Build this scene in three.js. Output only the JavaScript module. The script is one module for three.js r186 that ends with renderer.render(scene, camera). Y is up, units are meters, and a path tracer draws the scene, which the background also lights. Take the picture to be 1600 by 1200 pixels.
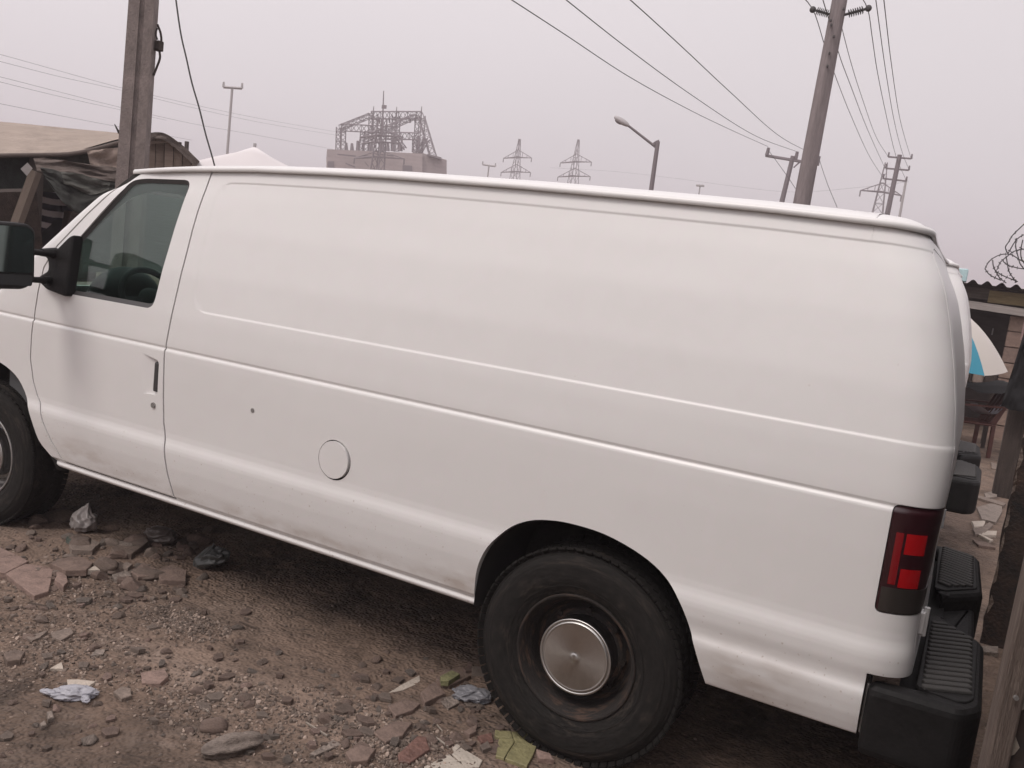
import * as THREE from 'three';
import { mergeGeometries, mergeVertices } from 'three/addons/utils/BufferGeometryUtils.js';
import { ImprovedNoise } from 'three/addons/math/ImprovedNoise.js';
import { RoundedBoxGeometry } from 'three/addons/geometries/RoundedBoxGeometry.js';
import { MarchingCubes } from 'three/addons/objects/MarchingCubes.js';
import { Brush, Evaluator, SUBTRACTION, INTERSECTION } from 'three-bvh-csg';

// ------------------------------------------------------------------ camera, sky, sun, exposure
const scene = new THREE.Scene();
const camera = new THREE.PerspectiveCamera(47.456, 4 / 3, 0.05, 3000);
camera.position.set(1.0395, 1.7095, 3.7246);
camera.rotation.set(THREE.MathUtils.degToRad(-7.6814), THREE.MathUtils.degToRad(27.2331), THREE.MathUtils.degToRad(7.0477), 'YXZ');
camera.updateMatrixWorld(true);

const SUN_DIR = new THREE.Vector3(-0.22, 0.80, 0.56).normalize();      // behind the photographer, high, veiled
{
  const cloud = new ImprovedNoise(); const w = 512, h = 256, d = new Float32Array(w * h * 4);
  for (let j = 0; j < h; j++) for (let i = 0; i < w; i++) {
    const th = (j + 0.5) / h * Math.PI - Math.PI / 2, ph = ((i + 0.5) / w - 0.5) * Math.PI * 2;
    const v = new THREE.Vector3(Math.cos(th) * Math.cos(ph), Math.sin(th), Math.cos(th) * Math.sin(ph));
    const e = Math.max(0, v.y), s = Math.max(0, v.dot(SUN_DIR));
    const q = cloud.noise(v.x * 2.1, v.y * 5, v.z * 2.1) + 0.5 * cloud.noise(v.x * 5, v.y * 11 + 3, v.z * 5);
    const L = (0.545 + 0.22 * Math.pow(e, 0.8) + 0.36 * Math.pow(0.5 + 0.5 * v.dot(SUN_DIR), 1.5) + 0.10 * Math.pow(s, 5)) * (1 + 0.022 * q);
    const k = (j * w + i) * 4;
    d[k] = L * 1.03; d[k + 1] = L * 0.966; d[k + 2] = L * 0.995; d[k + 3] = 1;
  }
  const t = new THREE.DataTexture(d, w, h, THREE.RGBAFormat, THREE.FloatType);
  t.mapping = THREE.EquirectangularReflectionMapping; t.magFilter = THREE.LinearFilter; t.minFilter = THREE.LinearFilter;
  t.wrapS = THREE.RepeatWrapping; t.needsUpdate = true;
  scene.background = t; scene.environment = t;
}
const sun = new THREE.DirectionalLight(0xfff6ee, 1.2);
sun.position.copy(SUN_DIR).multiplyScalar(40); sun.castShadow = true; sun.shadow.radius = 40;
sun.shadow.mapSize.set(2048, 2048);
Object.assign(sun.shadow.camera, { left: -16, right: 16, top: 16, bottom: -16, near: 1, far: 90 });
scene.add(sun); scene.add(sun.target);
scene.fog = new THREE.FogExp2(0xe0d6da, 0.0028);
const renderer = new THREE.WebGLRenderer({ antialias: true });
renderer.setSize(1024, 768);
renderer.shadowMap.enabled = true;
renderer.toneMapping = THREE.LinearToneMapping;
renderer.toneMappingExposure = 1.14;

// ------------------------------------------------------------------ helpers
const V3 = (x, y, z) => new THREE.Vector3(x, y, z);
const lerp = THREE.MathUtils.lerp, clamp = THREE.MathUtils.clamp;
const ss = (a, b, x) => { const t = clamp((x - a) / (b - a), 0, 1); return t * t * (3 - 2 * t); };
function rng(seed) { let a = seed >>> 0; return () => { a = (a + 0x6D2B79F5) | 0; let t = Math.imul(a ^ (a >>> 15), 1 | a); t = (t + Math.imul(t ^ (t >>> 7), 61 | t)) ^ t; return ((t ^ (t >>> 14)) >>> 0) / 4294967296; }; }
const noise = new ImprovedNoise();
const fbm = (x, y, z = 0, o = 4) => { let s = 0, a = 0.5, f = 1; for (let i = 0; i < o; i++) { s += a * noise.noise(x * f + i * 7.3, y * f + i * 3.1, z * f + 0.37); a *= 0.5; f *= 2; } return s; };
const used = {};
function numbered(n) { if (!(n in used)) { used[n] = 0; return n; } used[n]++; return n + '_' + String(used[n]).padStart(3, '0'); }
function prep(o) { o.traverse(m => { if (m.isMesh) { m.castShadow = true; m.receiveShadow = true; } }); return o; }
function part(name, geo, mat, parent, label) { const m = new THREE.Mesh(geo, mat); m.name = name; m.castShadow = m.receiveShadow = true; if (label) m.userData.label = label; parent.add(m); return m; }
function thing(name, label, category, pos, group) { const g = new THREE.Group(); g.name = numbered(name); g.userData = { label, category }; if (group) g.userData.group = group; if (pos) g.position.copy(pos); scene.add(g); return g; }
function single(name, geo, mat, label, category, group) { const m = new THREE.Mesh(geo, mat); m.name = numbered(name); m.castShadow = m.receiveShadow = true; m.userData = { label, category }; if (group) m.userData.group = group; scene.add(m); return m; }
function structure(name, geo, mat) { const m = new THREE.Mesh(geo, mat); m.name = numbered(name); m.castShadow = m.receiveShadow = true; m.userData = { kind: 'structure', label: name }; scene.add(m); return m; }
function clean(g) { const n = g.index ? g.toNonIndexed() : g.clone(); for (const k of Object.keys(n.attributes)) if (!['position', 'normal', 'uv'].includes(k)) n.deleteAttribute(k); if (!n.attributes.uv) n.setAttribute('uv', new THREE.BufferAttribute(new Float32Array(n.attributes.position.count * 2), 2)); if (!n.attributes.normal) n.computeVertexNormals(); n.morphAttributes = {}; n.clearGroups(); return n; }
const merge = list => mergeGeometries(list.map(clean));
// ray of the viewpoint through a point of the 1600 x 1200 survey grid; used to survey where real things stand
const FPX = 1365.01, RM = new THREE.Matrix3().setFromMatrix4(camera.matrixWorld);
function ray(px, py) { return V3((px - 800) / FPX, -(py - 600) / FPX, -1).applyMatrix3(RM); }
function at(px, py, dist) { const d = ray(px, py); return d.multiplyScalar(dist / Math.hypot(d.x, d.z)).add(camera.position); }
function onY(px, py, y) { const d = ray(px, py); return d.multiplyScalar((y - camera.position.y) / d.y).add(camera.position); }
function onZ(px, py, z) { const d = ray(px, py); return d.multiplyScalar((z - camera.position.z) / d.z).add(camera.position); }
function bar(a, b, r0, r1 = r0, seg = 8) { const d = b.clone().sub(a), l = d.length(); const g = new THREE.CylinderGeometry(r1, r0, l, seg, 1); g.translate(0, l / 2, 0); g.applyQuaternion(new THREE.Quaternion().setFromUnitVectors(V3(0, 1, 0), d.normalize())); g.translate(a.x, a.y, a.z); return g; }
function beam(a, b, w, h) { const d = b.clone().sub(a), l = d.length(); const g = new THREE.BoxGeometry(w, l, h); g.translate(0, l / 2, 0); g.applyQuaternion(new THREE.Quaternion().setFromUnitVectors(V3(0, 1, 0), d.normalize())); g.translate(a.x, a.y, a.z); return g; }
function box(x0, x1, y0, y1, z0, z1, r = 0) { const g = r ? new RoundedBoxGeometry(x1 - x0, y1 - y0, z1 - z0, 3, r) : new THREE.BoxGeometry(x1 - x0, y1 - y0, z1 - z0); g.translate((x0 + x1) / 2, (y0 + y1) / 2, (z0 + z1) / 2); return g; }
function tube(pts, r, seg = 40, rad = 6) { return new THREE.TubeGeometry(new THREE.CatmullRomCurve3(pts), seg, r, rad, false); }
function shapeOf(pts) { const s = new THREE.Shape(); pts.forEach((p, i) => i ? s.lineTo(p[0], p[1]) : s.moveTo(p[0], p[1])); s.closePath(); return s; }
function extrudeZ(pts, z0, z1, bevel = 0) { const g = new THREE.ExtrudeGeometry(shapeOf(pts), { depth: z1 - z0 - 2 * bevel, bevelEnabled: bevel > 0, bevelThickness: bevel, bevelSize: bevel, bevelOffset: -bevel, bevelSegments: 3, curveSegments: 8 }); g.translate(0, 0, z0 + bevel); return g; }
function smoothPts(pts, n, closed = false) { return new THREE.CatmullRomCurve3(pts.map(p => V3(p[0], p[1], 0)), closed, 'centripetal').getPoints(n).map(p => [p.x, p.y]); }
function interp(xs, ys) { return x => { if (x <= xs[0]) return ys[0]; for (let i = 1; i < xs.length; i++) if (x <= xs[i]) return lerp(ys[i - 1], ys[i], (x - xs[i - 1]) / (xs[i] - xs[i - 1])); return ys[ys.length - 1]; }; }
function tex(w, h, f, srgb = true, rep) { const d = new Uint8Array(w * h * 4); for (let j = 0; j < h; j++) for (let i = 0; i < w; i++) { const c = f(i / w, j / h, i, j); const k = (j * w + i) * 4; d[k] = clamp(c[0], 0, 255); d[k + 1] = clamp(c[1], 0, 255); d[k + 2] = clamp(c[2], 0, 255); d[k + 3] = 255; } const t = new THREE.DataTexture(d, w, h); t.magFilter = THREE.LinearFilter; t.minFilter = THREE.LinearMipmapLinearFilter; t.generateMipmaps = true; t.wrapS = t.wrapT = THREE.RepeatWrapping; if (srgb) t.colorSpace = THREE.SRGBColorSpace; if (rep) t.repeat.set(rep[0], rep[1]); t.needsUpdate = true; return t; }
const s8 = v => 255 * (v <= 0.0031308 ? v * 12.92 : 1.055 * Math.pow(v, 1 / 2.4) - 0.055);      // linear albedo -> 8 bit sRGB
const C = (r, g, b) => new THREE.Color().setRGB(r, g, b);
const tn = (u, v, f, s = 0) => {       // noise that tiles over the unit square
  const a = noise.noise(u * f, v * f, s), b = noise.noise((u - 1) * f, v * f, s), c = noise.noise(u * f, (v - 1) * f, s), d = noise.noise((u - 1) * f, (v - 1) * f, s);
  return lerp(lerp(a, b, u), lerp(c, d, u), v) * 1.4;
};
// a fine grain bump shared by many rough materials (1 repeat per metre of uv)
const grainBump = tex(512, 512, (u, v) => { const n = 128 + 90 * tn(u, v, 60) + 60 * tn(u, v, 140, 3) + 50 * tn(u, v, 20, 5); return [n, n, n]; }, false);
function mottled(base, amp, f, seed, tint = [1, 1, 1], size = 256) {
  return tex(size, size, (u, v) => { const n = amp * (0.6 * tn(u, v, f, seed) + 0.4 * tn(u, v, f * 4, seed + 2) + 0.35 * tn(u, v, f * 13, seed + 4)); return base.map((b, i) => s8(Math.max(0, b * (1 + n * tint[i])))); });
}
function rough(base, o = {}) {
  return new THREE.MeshStandardMaterial(Object.assign({ map: mottled(base, o.amp ?? 0.6, o.f ?? 5, o.seed ?? 1, o.tint), roughness: o.r ?? 0.95, metalness: o.m ?? 0, bumpMap: grainBump, bumpScale: o.bump ?? 0.004, side: THREE.DoubleSide }, o.x || {}));
}
const E_ = new Evaluator(); E_.attributes = ['position', 'normal', 'uv']; E_.useGroups = false;
function brush(g) { const b = new Brush(clean(g)); b.updateMatrixWorld(true); return b; }
const sub = (a, b) => E_.evaluate(a, b, SUBTRACTION), isect = (a, b) => E_.evaluate(a, b, INTERSECTION);

// ------------------------------------------------------------------ materials
const M = {};
const paintMap = tex(2048, 640, (u, v) => {          // u: x -4.4..1.2 m, v: y 0.4..2.1 m
  const x = -4.4 + 5.6 * u, y = 0.4 + 1.7 * v;
  let k = 1 + 0.022 * fbm(x * 1.1, y * 1.1, 1) + 0.02 * fbm(x * 14, y * 14, 2, 3);
  let r = 0.735 * k, g = 0.725 * k, b = 0.712 * k;
  const dust = (cx, cy, sx, sy, a) => { const q = Math.exp(-((x - cx) ** 2) / sx - ((y - cy) ** 2) / sy); return a * q * clamp(0.55 + 1.6 * fbm(x * 9, y * 22, 5), 0, 1); };
  let m = dust(-2.7, 0.56, 0.05, 0.004, 0.34) + dust(-2.35, 0.52, 0.2, 0.002, 0.25) + dust(-1.2, 0.5, 0.5, 0.0012, 0.45) + dust(0.6, 0.5, 0.03, 0.01, 0.5) + dust(-0.5, 0.52, 0.02, 0.004, 0.4);
  const sp = noise.noise(x * 95, y * 95, 9); if (sp > 0.62 && y < 0.72 + 0.25 * fbm(x * 2, y * 2, 8)) m += 0.5;
  const sp2 = noise.noise(x * 60 + 30, y * 60, 4); if (sp2 > 0.86) m += 0.22;
  m = clamp(m, 0, 0.8);
  return [s8(lerp(r, 0.33, m)), s8(lerp(g, 0.25, m)), s8(lerp(b, 0.19, m))];
});
paintMap.wrapS = paintMap.wrapT = THREE.ClampToEdgeWrapping;
const paintBump = tex(1024, 320, (u, v) => { const x = 5.6 * u, y = 1.7 * v; const n = 128 + 150 * fbm(x * 1.6, y * 2.2, 3, 3); return [n, n, n]; }, false);
paintBump.wrapS = paintBump.wrapT = THREE.ClampToEdgeWrapping;
M.paint = new THREE.MeshPhysicalMaterial({ map: paintMap, bumpMap: paintBump, bumpScale: 0.006, roughness: 0.45, clearcoat: 0.45, clearcoatRoughness: 0.28, side: THREE.DoubleSide });
M.paintPlain = new THREE.MeshPhysicalMaterial({ color: C(0.725, 0.715, 0.70), roughness: 0.42, clearcoat: 0.5, clearcoatRoughness: 0.22 });
M.plastic = new THREE.MeshPhysicalMaterial({ specularIntensity: 0.45, map: mottled([0.0105, 0.010, 0.010], 0.5, 6, 11), roughness: 0.62, bumpMap: grainBump, bumpScale: 0.0012 });
M.pad = new THREE.MeshStandardMaterial({ map: mottled([0.055, 0.052, 0.05], 0.5, 7, 12), roughness: 0.7, bumpMap: grainBump, bumpScale: 0.001 });
M.greyPlastic = new THREE.MeshStandardMaterial({ color: C(0.045, 0.043, 0.043), roughness: 0.5 });
M.rubber = new THREE.MeshPhysicalMaterial({ specularIntensity: 0.5, roughness: 0.88, bumpMap: grainBump, bumpScale: 0.003, map: tex(1024, 256, (u, v) => { const n = tn(u, v, 9, 21), m = tn(u, v, 40, 22), f = tn(u, v, 110, 24); const d = clamp((n + 0.6 * m - 0.12) * 2.2, 0, 1) * clamp(0.6 + f, 0, 1); const k = 1 + 0.4 * m + 0.3 * f; return [s8(lerp(0.0155 * k, 0.060, d * 0.55)), s8(lerp(0.0140 * k, 0.047, d * 0.55)), s8(lerp(0.0128 * k, 0.038, d * 0.55))]; }) });
M.rust = new THREE.MeshStandardMaterial({ map: tex(512, 256, (u, v) => { const n = tn(u, v, 12, 31) + 0.6 * tn(u, v, 40, 32), f = tn(u, v, 90, 33), d = clamp((n - 0.05) * 2.5, 0, 1); return [s8(lerp(0.022, 0.115, d * 0.5) * (1 + 0.5 * f)), s8(lerp(0.018, 0.066, d * 0.5) * (1 + 0.5 * f)), s8(lerp(0.016, 0.045, d * 0.5) * (1 + 0.5 * f))]; }), roughness: 0.8, metalness: 0.15, bumpMap: grainBump, bumpScale: 0.003 });
M.chrome = new THREE.MeshPhysicalMaterial({ map: mottled([0.50, 0.49, 0.47], 0.18, 8, 23), metalness: 1, roughness: 0.34, anisotropy: 0.7 });
M.chromeSide = new THREE.MeshStandardMaterial({ map: mottled([0.30, 0.30, 0.31], 0.5, 8, 24), metalness: 1, roughness: 0.3 });
M.under = new THREE.MeshStandardMaterial({ map: mottled([0.022, 0.019, 0.017], 0.8, 5, 25), roughness: 0.95 });
M.glass = new THREE.MeshPhysicalMaterial({ color: C(0.70, 0.80, 0.765), transmission: 1, thickness: 0, roughness: 0.03, ior: 1.5, side: THREE.DoubleSide });
M.mirror = new THREE.MeshStandardMaterial({ color: C(0.14, 0.17, 0.165), metalness: 1, roughness: 0.06 });
M.interior = new THREE.MeshStandardMaterial({ color: C(0.11, 0.112, 0.114), roughness: 0.85 });
M.interiorDark = new THREE.MeshStandardMaterial({ color: C(0.018, 0.02, 0.021), roughness: 0.7 });
M.smoke = new THREE.MeshPhysicalMaterial({ color: C(0.028, 0.006, 0.009), roughness: 0.3, clearcoat: 0.5, clearcoatRoughness: 0.2 });
M.smokeGrey = new THREE.MeshPhysicalMaterial({ color: C(0.035, 0.03, 0.027), roughness: 0.3, clearcoat: 0.5, clearcoatRoughness: 0.2 });
M.red = new THREE.MeshPhysicalMaterial({ color: C(0.40, 0.006, 0.009), roughness: 0.22, clearcoat: 0.8, clearcoatRoughness: 0.05 });
M.redDim = new THREE.MeshPhysicalMaterial({ color: C(0.22, 0.006, 0.010), roughness: 0.22, clearcoat: 0.8, clearcoatRoughness: 0.05 });
M.steel = new THREE.MeshStandardMaterial({ map: mottled([0.30, 0.29, 0.28], 0.5, 6, 26), metalness: 0.6, roughness: 0.5 });

// ------------------------------------------------------------------ the van: x to its rear, y up, z to its left side (towards the camera)
const sideW = interp([0.437, 0.444, 0.452, 0.459, 0.463, 0.468, 0.484, 0.55, 0.62, 0.66, 0.69, 0.705, 0.72, 0.735, 0.75, 0.775, 0.9, 1.02, 1.11, 1.138, 1.145, 1.150, 1.154, 1.158, 1.164, 1.19, 1.3, 1.5, 1.7, 1.85, 1.95, 1.985],
  [0.948, 0.955, 0.957, 0.953, 0.948, 0.951, 0.966, 0.979, 0.9895, 0.9930, 0.9948, 0.9942, 0.9917, 0.9880, 0.9854, 0.9844, 0.9878, 0.991, 0.9918, 0.9912, 0.9895, 0.9855, 0.9835, 0.9845, 0.9868, 0.9865, 0.980, 0.958, 0.925, 0.893, 0.868, 0.858]);
const rearX = interp([0.42, 0.63, 0.84, 1.03, 1.15, 1.21, 1.33, 1.447, 1.575, 1.70, 1.782, 1.854, 1.909, 1.964, 1.985], [1.058, 1.058, 1.050, 1.053, 1.058, 1.060, 1.060, 1.045, 1.019, 0.986, 0.960, 0.931, 0.907, 0.886, 0.872]);
const frontX = interp([0.42, 0.55, 0.75, 0.95, 1.05, 1.12, 1.18, 1.24, 1.95, 1.985], [-4.20, -4.30, -4.32, -4.28, -4.22, -4.0, -3.72, -3.56, -2.705, -2.66]);
const gutterY = interp([-2.7, -2.57, -2.2, -1.8, -1.4, -1.1, -0.5, 0, 0.4, 0.78, 0.88, 1.0], [1.905, 1.925, 1.955, 1.977, 1.988, 1.993, 1.993, 1.988, 1.981, 1.966, 1.958, 1.945]);
const warp = (x, y) => ss(1.78, 1.985, y) * (gutterY(x) - 1.985);
function recess(xx, y) { const x = xx > 0.3 ? xx + (1.084 - rearX(y)) * ss(0.3, 0.7, xx) : xx;           // the big pressed panel of the cargo side
  const x0 = -1.995, x1 = 1.60, y0 = 1.340, y1 = 1.928, r = 0.085;
  const cx = (x0 + x1) / 2, cy = (y0 + y1) / 2, qx = Math.abs(x - cx) - (x1 - x0) / 2 + r, qy = Math.abs(y - cy) - (y1 - y0) / 2 + r;
  const sd = Math.hypot(Math.max(qx, 0), Math.max(qy, 0)) + Math.min(Math.max(qx, qy), 0) - r;
  return 0.0032 * ss(0.003, -0.008, sd) * (1 - 0.55 * ss(-1.90, -1.99, x));
}
function bodyGeo(inset, y0, top) {
  const L = [];          // levels: y, half width, front x, rear x
  const push = (a, b, n) => { for (let i = 0; i < n; i++) L.push(lerp(a, b, i / n)); };
  if (inset) { push(y0, 1.0, 4); push(1.0, 1.3, 6); push(1.3, 1.95, 10); }
  else { push(0.437, 0.455, 6); push(0.455, 0.495, 18); push(0.495, 0.68, 26); push(0.68, 0.78, 20); push(0.78, 1.11, 12); push(1.11, 1.135, 5); push(1.135, 1.175, 18); push(1.175, 1.325, 8); push(1.325, 1.35, 12); push(1.35, 1.915, 28); push(1.915, 1.94, 12); push(1.94, 1.985, 6); }
  const lv = L.map(y => ({ y, w: sideW(y) - inset, f: frontX(y) + inset, r: rearX(y) - inset }));
  const nR = 10;
  for (let i = 0; i <= nR; i++) { const a = i / nR * Math.PI / 2 * 0.97, c = Math.cos(a), s = Math.sin(a); lv.push({ y: 1.985 + (top - 1.985) * s, w: (0.858 - inset) * c, f: -2.66 + inset + 0.34 * (1 - c), r: 0.872 - inset - 0.3 * (1 - c) }); }
  const P = [], UV = []; let N = 0;
  const xsFixed = []; for (let x = -2.4; x < -2.03; x += 0.06) xsFixed.push(x); for (let x = -2.02; x < -1.87; x += inset ? 0.05 : 0.006) xsFixed.push(x); for (let x = -1.86; x < 0.72; x += 0.07) xsFixed.push(x);
  for (const l of lv) {
    const half = [];
    const cf = l.y > 1.15 ? 0.10 : 0.22, rf = Math.min(l.y > 1.15 ? 0.10 : 0.16, l.w * 0.4), rrz = Math.min(0.13, l.w * 0.4), rrx = 0.17, cr = 0.012;
    const zf = l.w - rf, zr = l.w - rrz;
    for (let i = 0; i < 12; i++) { const z = zf * i / 12; half.push([l.f + cf * (z / l.w) ** 2, z]); }
    const fx = l.f + cf * (zf / l.w) ** 2;
    for (let i = 0; i < 8; i++) { const a = i / 8 * Math.PI / 2; half.push([fx + rf * (1 - Math.cos(a)), zf + rf * Math.sin(a)]); }
    const xs = fx + rf; for (let i = 0; i < 26; i++) half.push([lerp(xs, -2.4, i / 26), l.w]);
    for (const x of xsFixed) half.push([x, l.w]);
    const xe = l.r - cr * (zr / l.w) ** 2 - rrx; for (let i = 0; i < 6; i++) half.push([lerp(0.72, xe, i / 6), l.w]);
    for (let i = 0; i < 18; i++) { const a = i / 18 * Math.PI / 2, p = 0.82; half.push([xe + rrx * Math.pow(Math.sin(a), p), zr + rrz * Math.pow(Math.cos(a), p)]); }
    for (let i = 0; i <= 12; i++) { const z = zr * (1 - i / 12); half.push([l.r - cr * (z / l.w) ** 2, z]); }
    const loop = half.concat(half.slice(1, -1).reverse().map(q => [q[0], -q[1]]));
    N = loop.length;
    for (let [x, z] of loop) {
      if (!inset && l.y > 1.3 && l.y < 1.96 && Math.abs(z) > 0.6) z -= Math.sign(z) * recess(x, l.y);
      if (!inset && x > 0.1 && l.y < 0.66 - 1e-6 && Math.abs(z) > 0.6) { const k = ss(0.2, 0.45, x), t = interp([0.42, 0.445, 0.47, 0.50, 0.54, 0.565, 0.58, 0.592, 0.605, 0.625, 0.65, 0.66], [0.955, 0.966, 0.975, 0.984, 0.991, 0.9935, 0.992, 0.9865, 0.984, 0.986, 0.9915, sideW(0.66)])(l.y) ; z = Math.sign(z) * (Math.abs(z) + (t - sideW(l.y)) * k); }
      z *= 1 - 0.018 * ss(-2.4, -4.2, x) - 0.006 * ss(-0.2, 1.0, x) * ss(1.2, 1.9, l.y);
      const y = l.y + warp(x, l.y);
      P.push(x, y, z); UV.push((x + 4.4) / 5.6, (y - 0.4) / 1.7);
    }
  }
  const idx = [];
  for (let j = 0; j < lv.length - 1; j++) for (let i = 0; i < N; i++) { const a = j * N + i, b = j * N + (i + 1) % N, c = a + N, d = b + N; idx.push(a, b, c, b, d, c); }
  const cap = (j, flip) => { const o = j * N; let sx = 0, sy = 0; for (let i = 0; i < N; i++) { sx += P[(o + i) * 3]; sy += P[(o + i) * 3 + 1]; } P.push(sx / N, sy / N, 0); UV.push(0.5, 0.5); const c = P.length / 3 - 1; for (let i = 0; i < N; i++) { const a = o + i, b = o + (i + 1) % N; flip ? idx.push(c, b, a) : idx.push(c, a, b); } };
  cap(0, true); cap(lv.length - 1, false);
  const g = new THREE.BufferGeometry();
  g.setAttribute('position', new THREE.Float32BufferAttribute(P, 3)); g.setAttribute('uv', new THREE.Float32BufferAttribute(UV, 2)); g.setIndex(idx); g.computeVertexNormals();
  return g;
}
// the loop runs front -> left side -> rear: check the winding points outwards
function outward(g) { const p = g.attributes.position, n = g.attributes.normal; let s = 0; for (let i = 0; i < p.count; i += 7) s += n.getZ(i) * p.getZ(i); if (s < 0) { const ix = g.index.array; for (let i = 0; i < ix.length; i += 3) { const t = ix[i]; ix[i] = ix[i + 1]; ix[i + 1] = t; } g.computeVertexNormals(); } return g; }
const archRear = smoothPts([[-0.43, 0.30], [-0.43, 0.42], [-0.429, 0.50], [-0.421, 0.589], [-0.398, 0.66], [-0.364, 0.717], [-0.30, 0.785], [-0.227, 0.826], [-0.14, 0.847], [-0.055, 0.853], [0.06, 0.846], [0.186, 0.812], [0.26, 0.775], [0.318, 0.726], [0.36, 0.67], [0.396, 0.598], [0.43, 0.52], [0.468, 0.42], [0.50, 0.30]], 60);
const archFront = smoothPts([[-3.99, 0.30], [-3.98, 0.46], [-3.95, 0.62], [-3.90, 0.755], [-3.81, 0.84], [-3.67, 0.893], [-3.5, 0.905], [-3.33, 0.891], [-3.194, 0.84], [-3.112, 0.755], [-3.05, 0.64], [-3.0, 0.544], [-2.90, 0.47], [-2.86, 0.42], [-2.80, 0.30]], 50);
const doorPts = (() => {
  const rear = [[-2.052, 1.972], [-2.060, 1.86], [-2.070, 1.776], [-2.085, 1.546], [-2.110, 1.284], [-2.122, 1.165], [-2.124, 1.137], [-2.114, 0.935], [-2.104, 0.818], [-2.086, 0.745], [-2.079, 0.706], [-2.072, 0.66], [-2.058, 0.589], [-2.022, 0.4685]];
  const front = [[-2.818, 0.4685], [-2.90, 0.56], [-2.965, 0.655], [-3.0, 0.742], [-3.03, 0.775], [-3.065, 0.84], [-3.094, 0.955], [-3.090, 1.08], [-3.082, 1.165], [-3.072, 1.296], [-3.055, 1.42], [-2.98, 1.535], [-2.80, 1.71], [-2.63, 1.865], [-2.545, 1.93], [-2.3, 1.955]];
  return rear.concat(front);
})();
function insetPoly(pts, d) {           // pull a clockwise or anticlockwise polygon in by d
  let A = 0; const n = pts.length; for (let i = 0; i < n; i++) { const a = pts[i], b = pts[(i + 1) % n]; A += a[0] * b[1] - b[0] * a[1]; }
  const s = A > 0 ? 1 : -1;
  return pts.map((p, i) => { const a = pts[(i - 1 + n) % n], b = pts[(i + 1) % n]; const d1 = V3(p[0] - a[0], p[1] - a[1], 0).normalize(), d2 = V3(b[0] - p[0], b[1] - p[1], 0).normalize(); const m = V3(-(d1.y + d2.y), d1.x + d2.x, 0).normalize(), k = d / Math.max(0.4, Math.sqrt((1 + d1.dot(d2)) / 2)); return [p[0] + s * m.x * k, p[1] + s * m.y * k]; });
}
function roundPoly(pts, r, n = 5) { const out = [], N = pts.length; for (let i = 0; i < N; i++) { const a = pts[(i - 1 + N) % N], p = pts[i], b = pts[(i + 1) % N]; const la = Math.hypot(a[0] - p[0], a[1] - p[1]), lb = Math.hypot(b[0] - p[0], b[1] - p[1]); const k = Math.min(r, la * 0.45, lb * 0.45); const s = [p[0] + (a[0] - p[0]) / la * k, p[1] + (a[1] - p[1]) / la * k], e = [p[0] + (b[0] - p[0]) / lb * k, p[1] + (b[1] - p[1]) / lb * k]; for (let j = 0; j <= n; j++) { const t = j / n; out.push([(1 - t) * (1 - t) * s[0] + 2 * t * (1 - t) * p[0] + t * t * e[0], (1 - t) * (1 - t) * s[1] + 2 * t * (1 - t) * p[1] + t * t * e[1]]); } } return out; }
const windowPts = roundPoly([[-2.165, 1.912], [-2.238, 1.316], [-2.93, 1.312], [-2.93, 1.47], [-2.555, 1.885], [-2.47, 1.900]], 0.05);
const tailPts = roundPoly([[0.918, 1.163], [0.917, 0.832], [1.25, 0.836], [1.25, 1.163]], 0.022);

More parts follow.
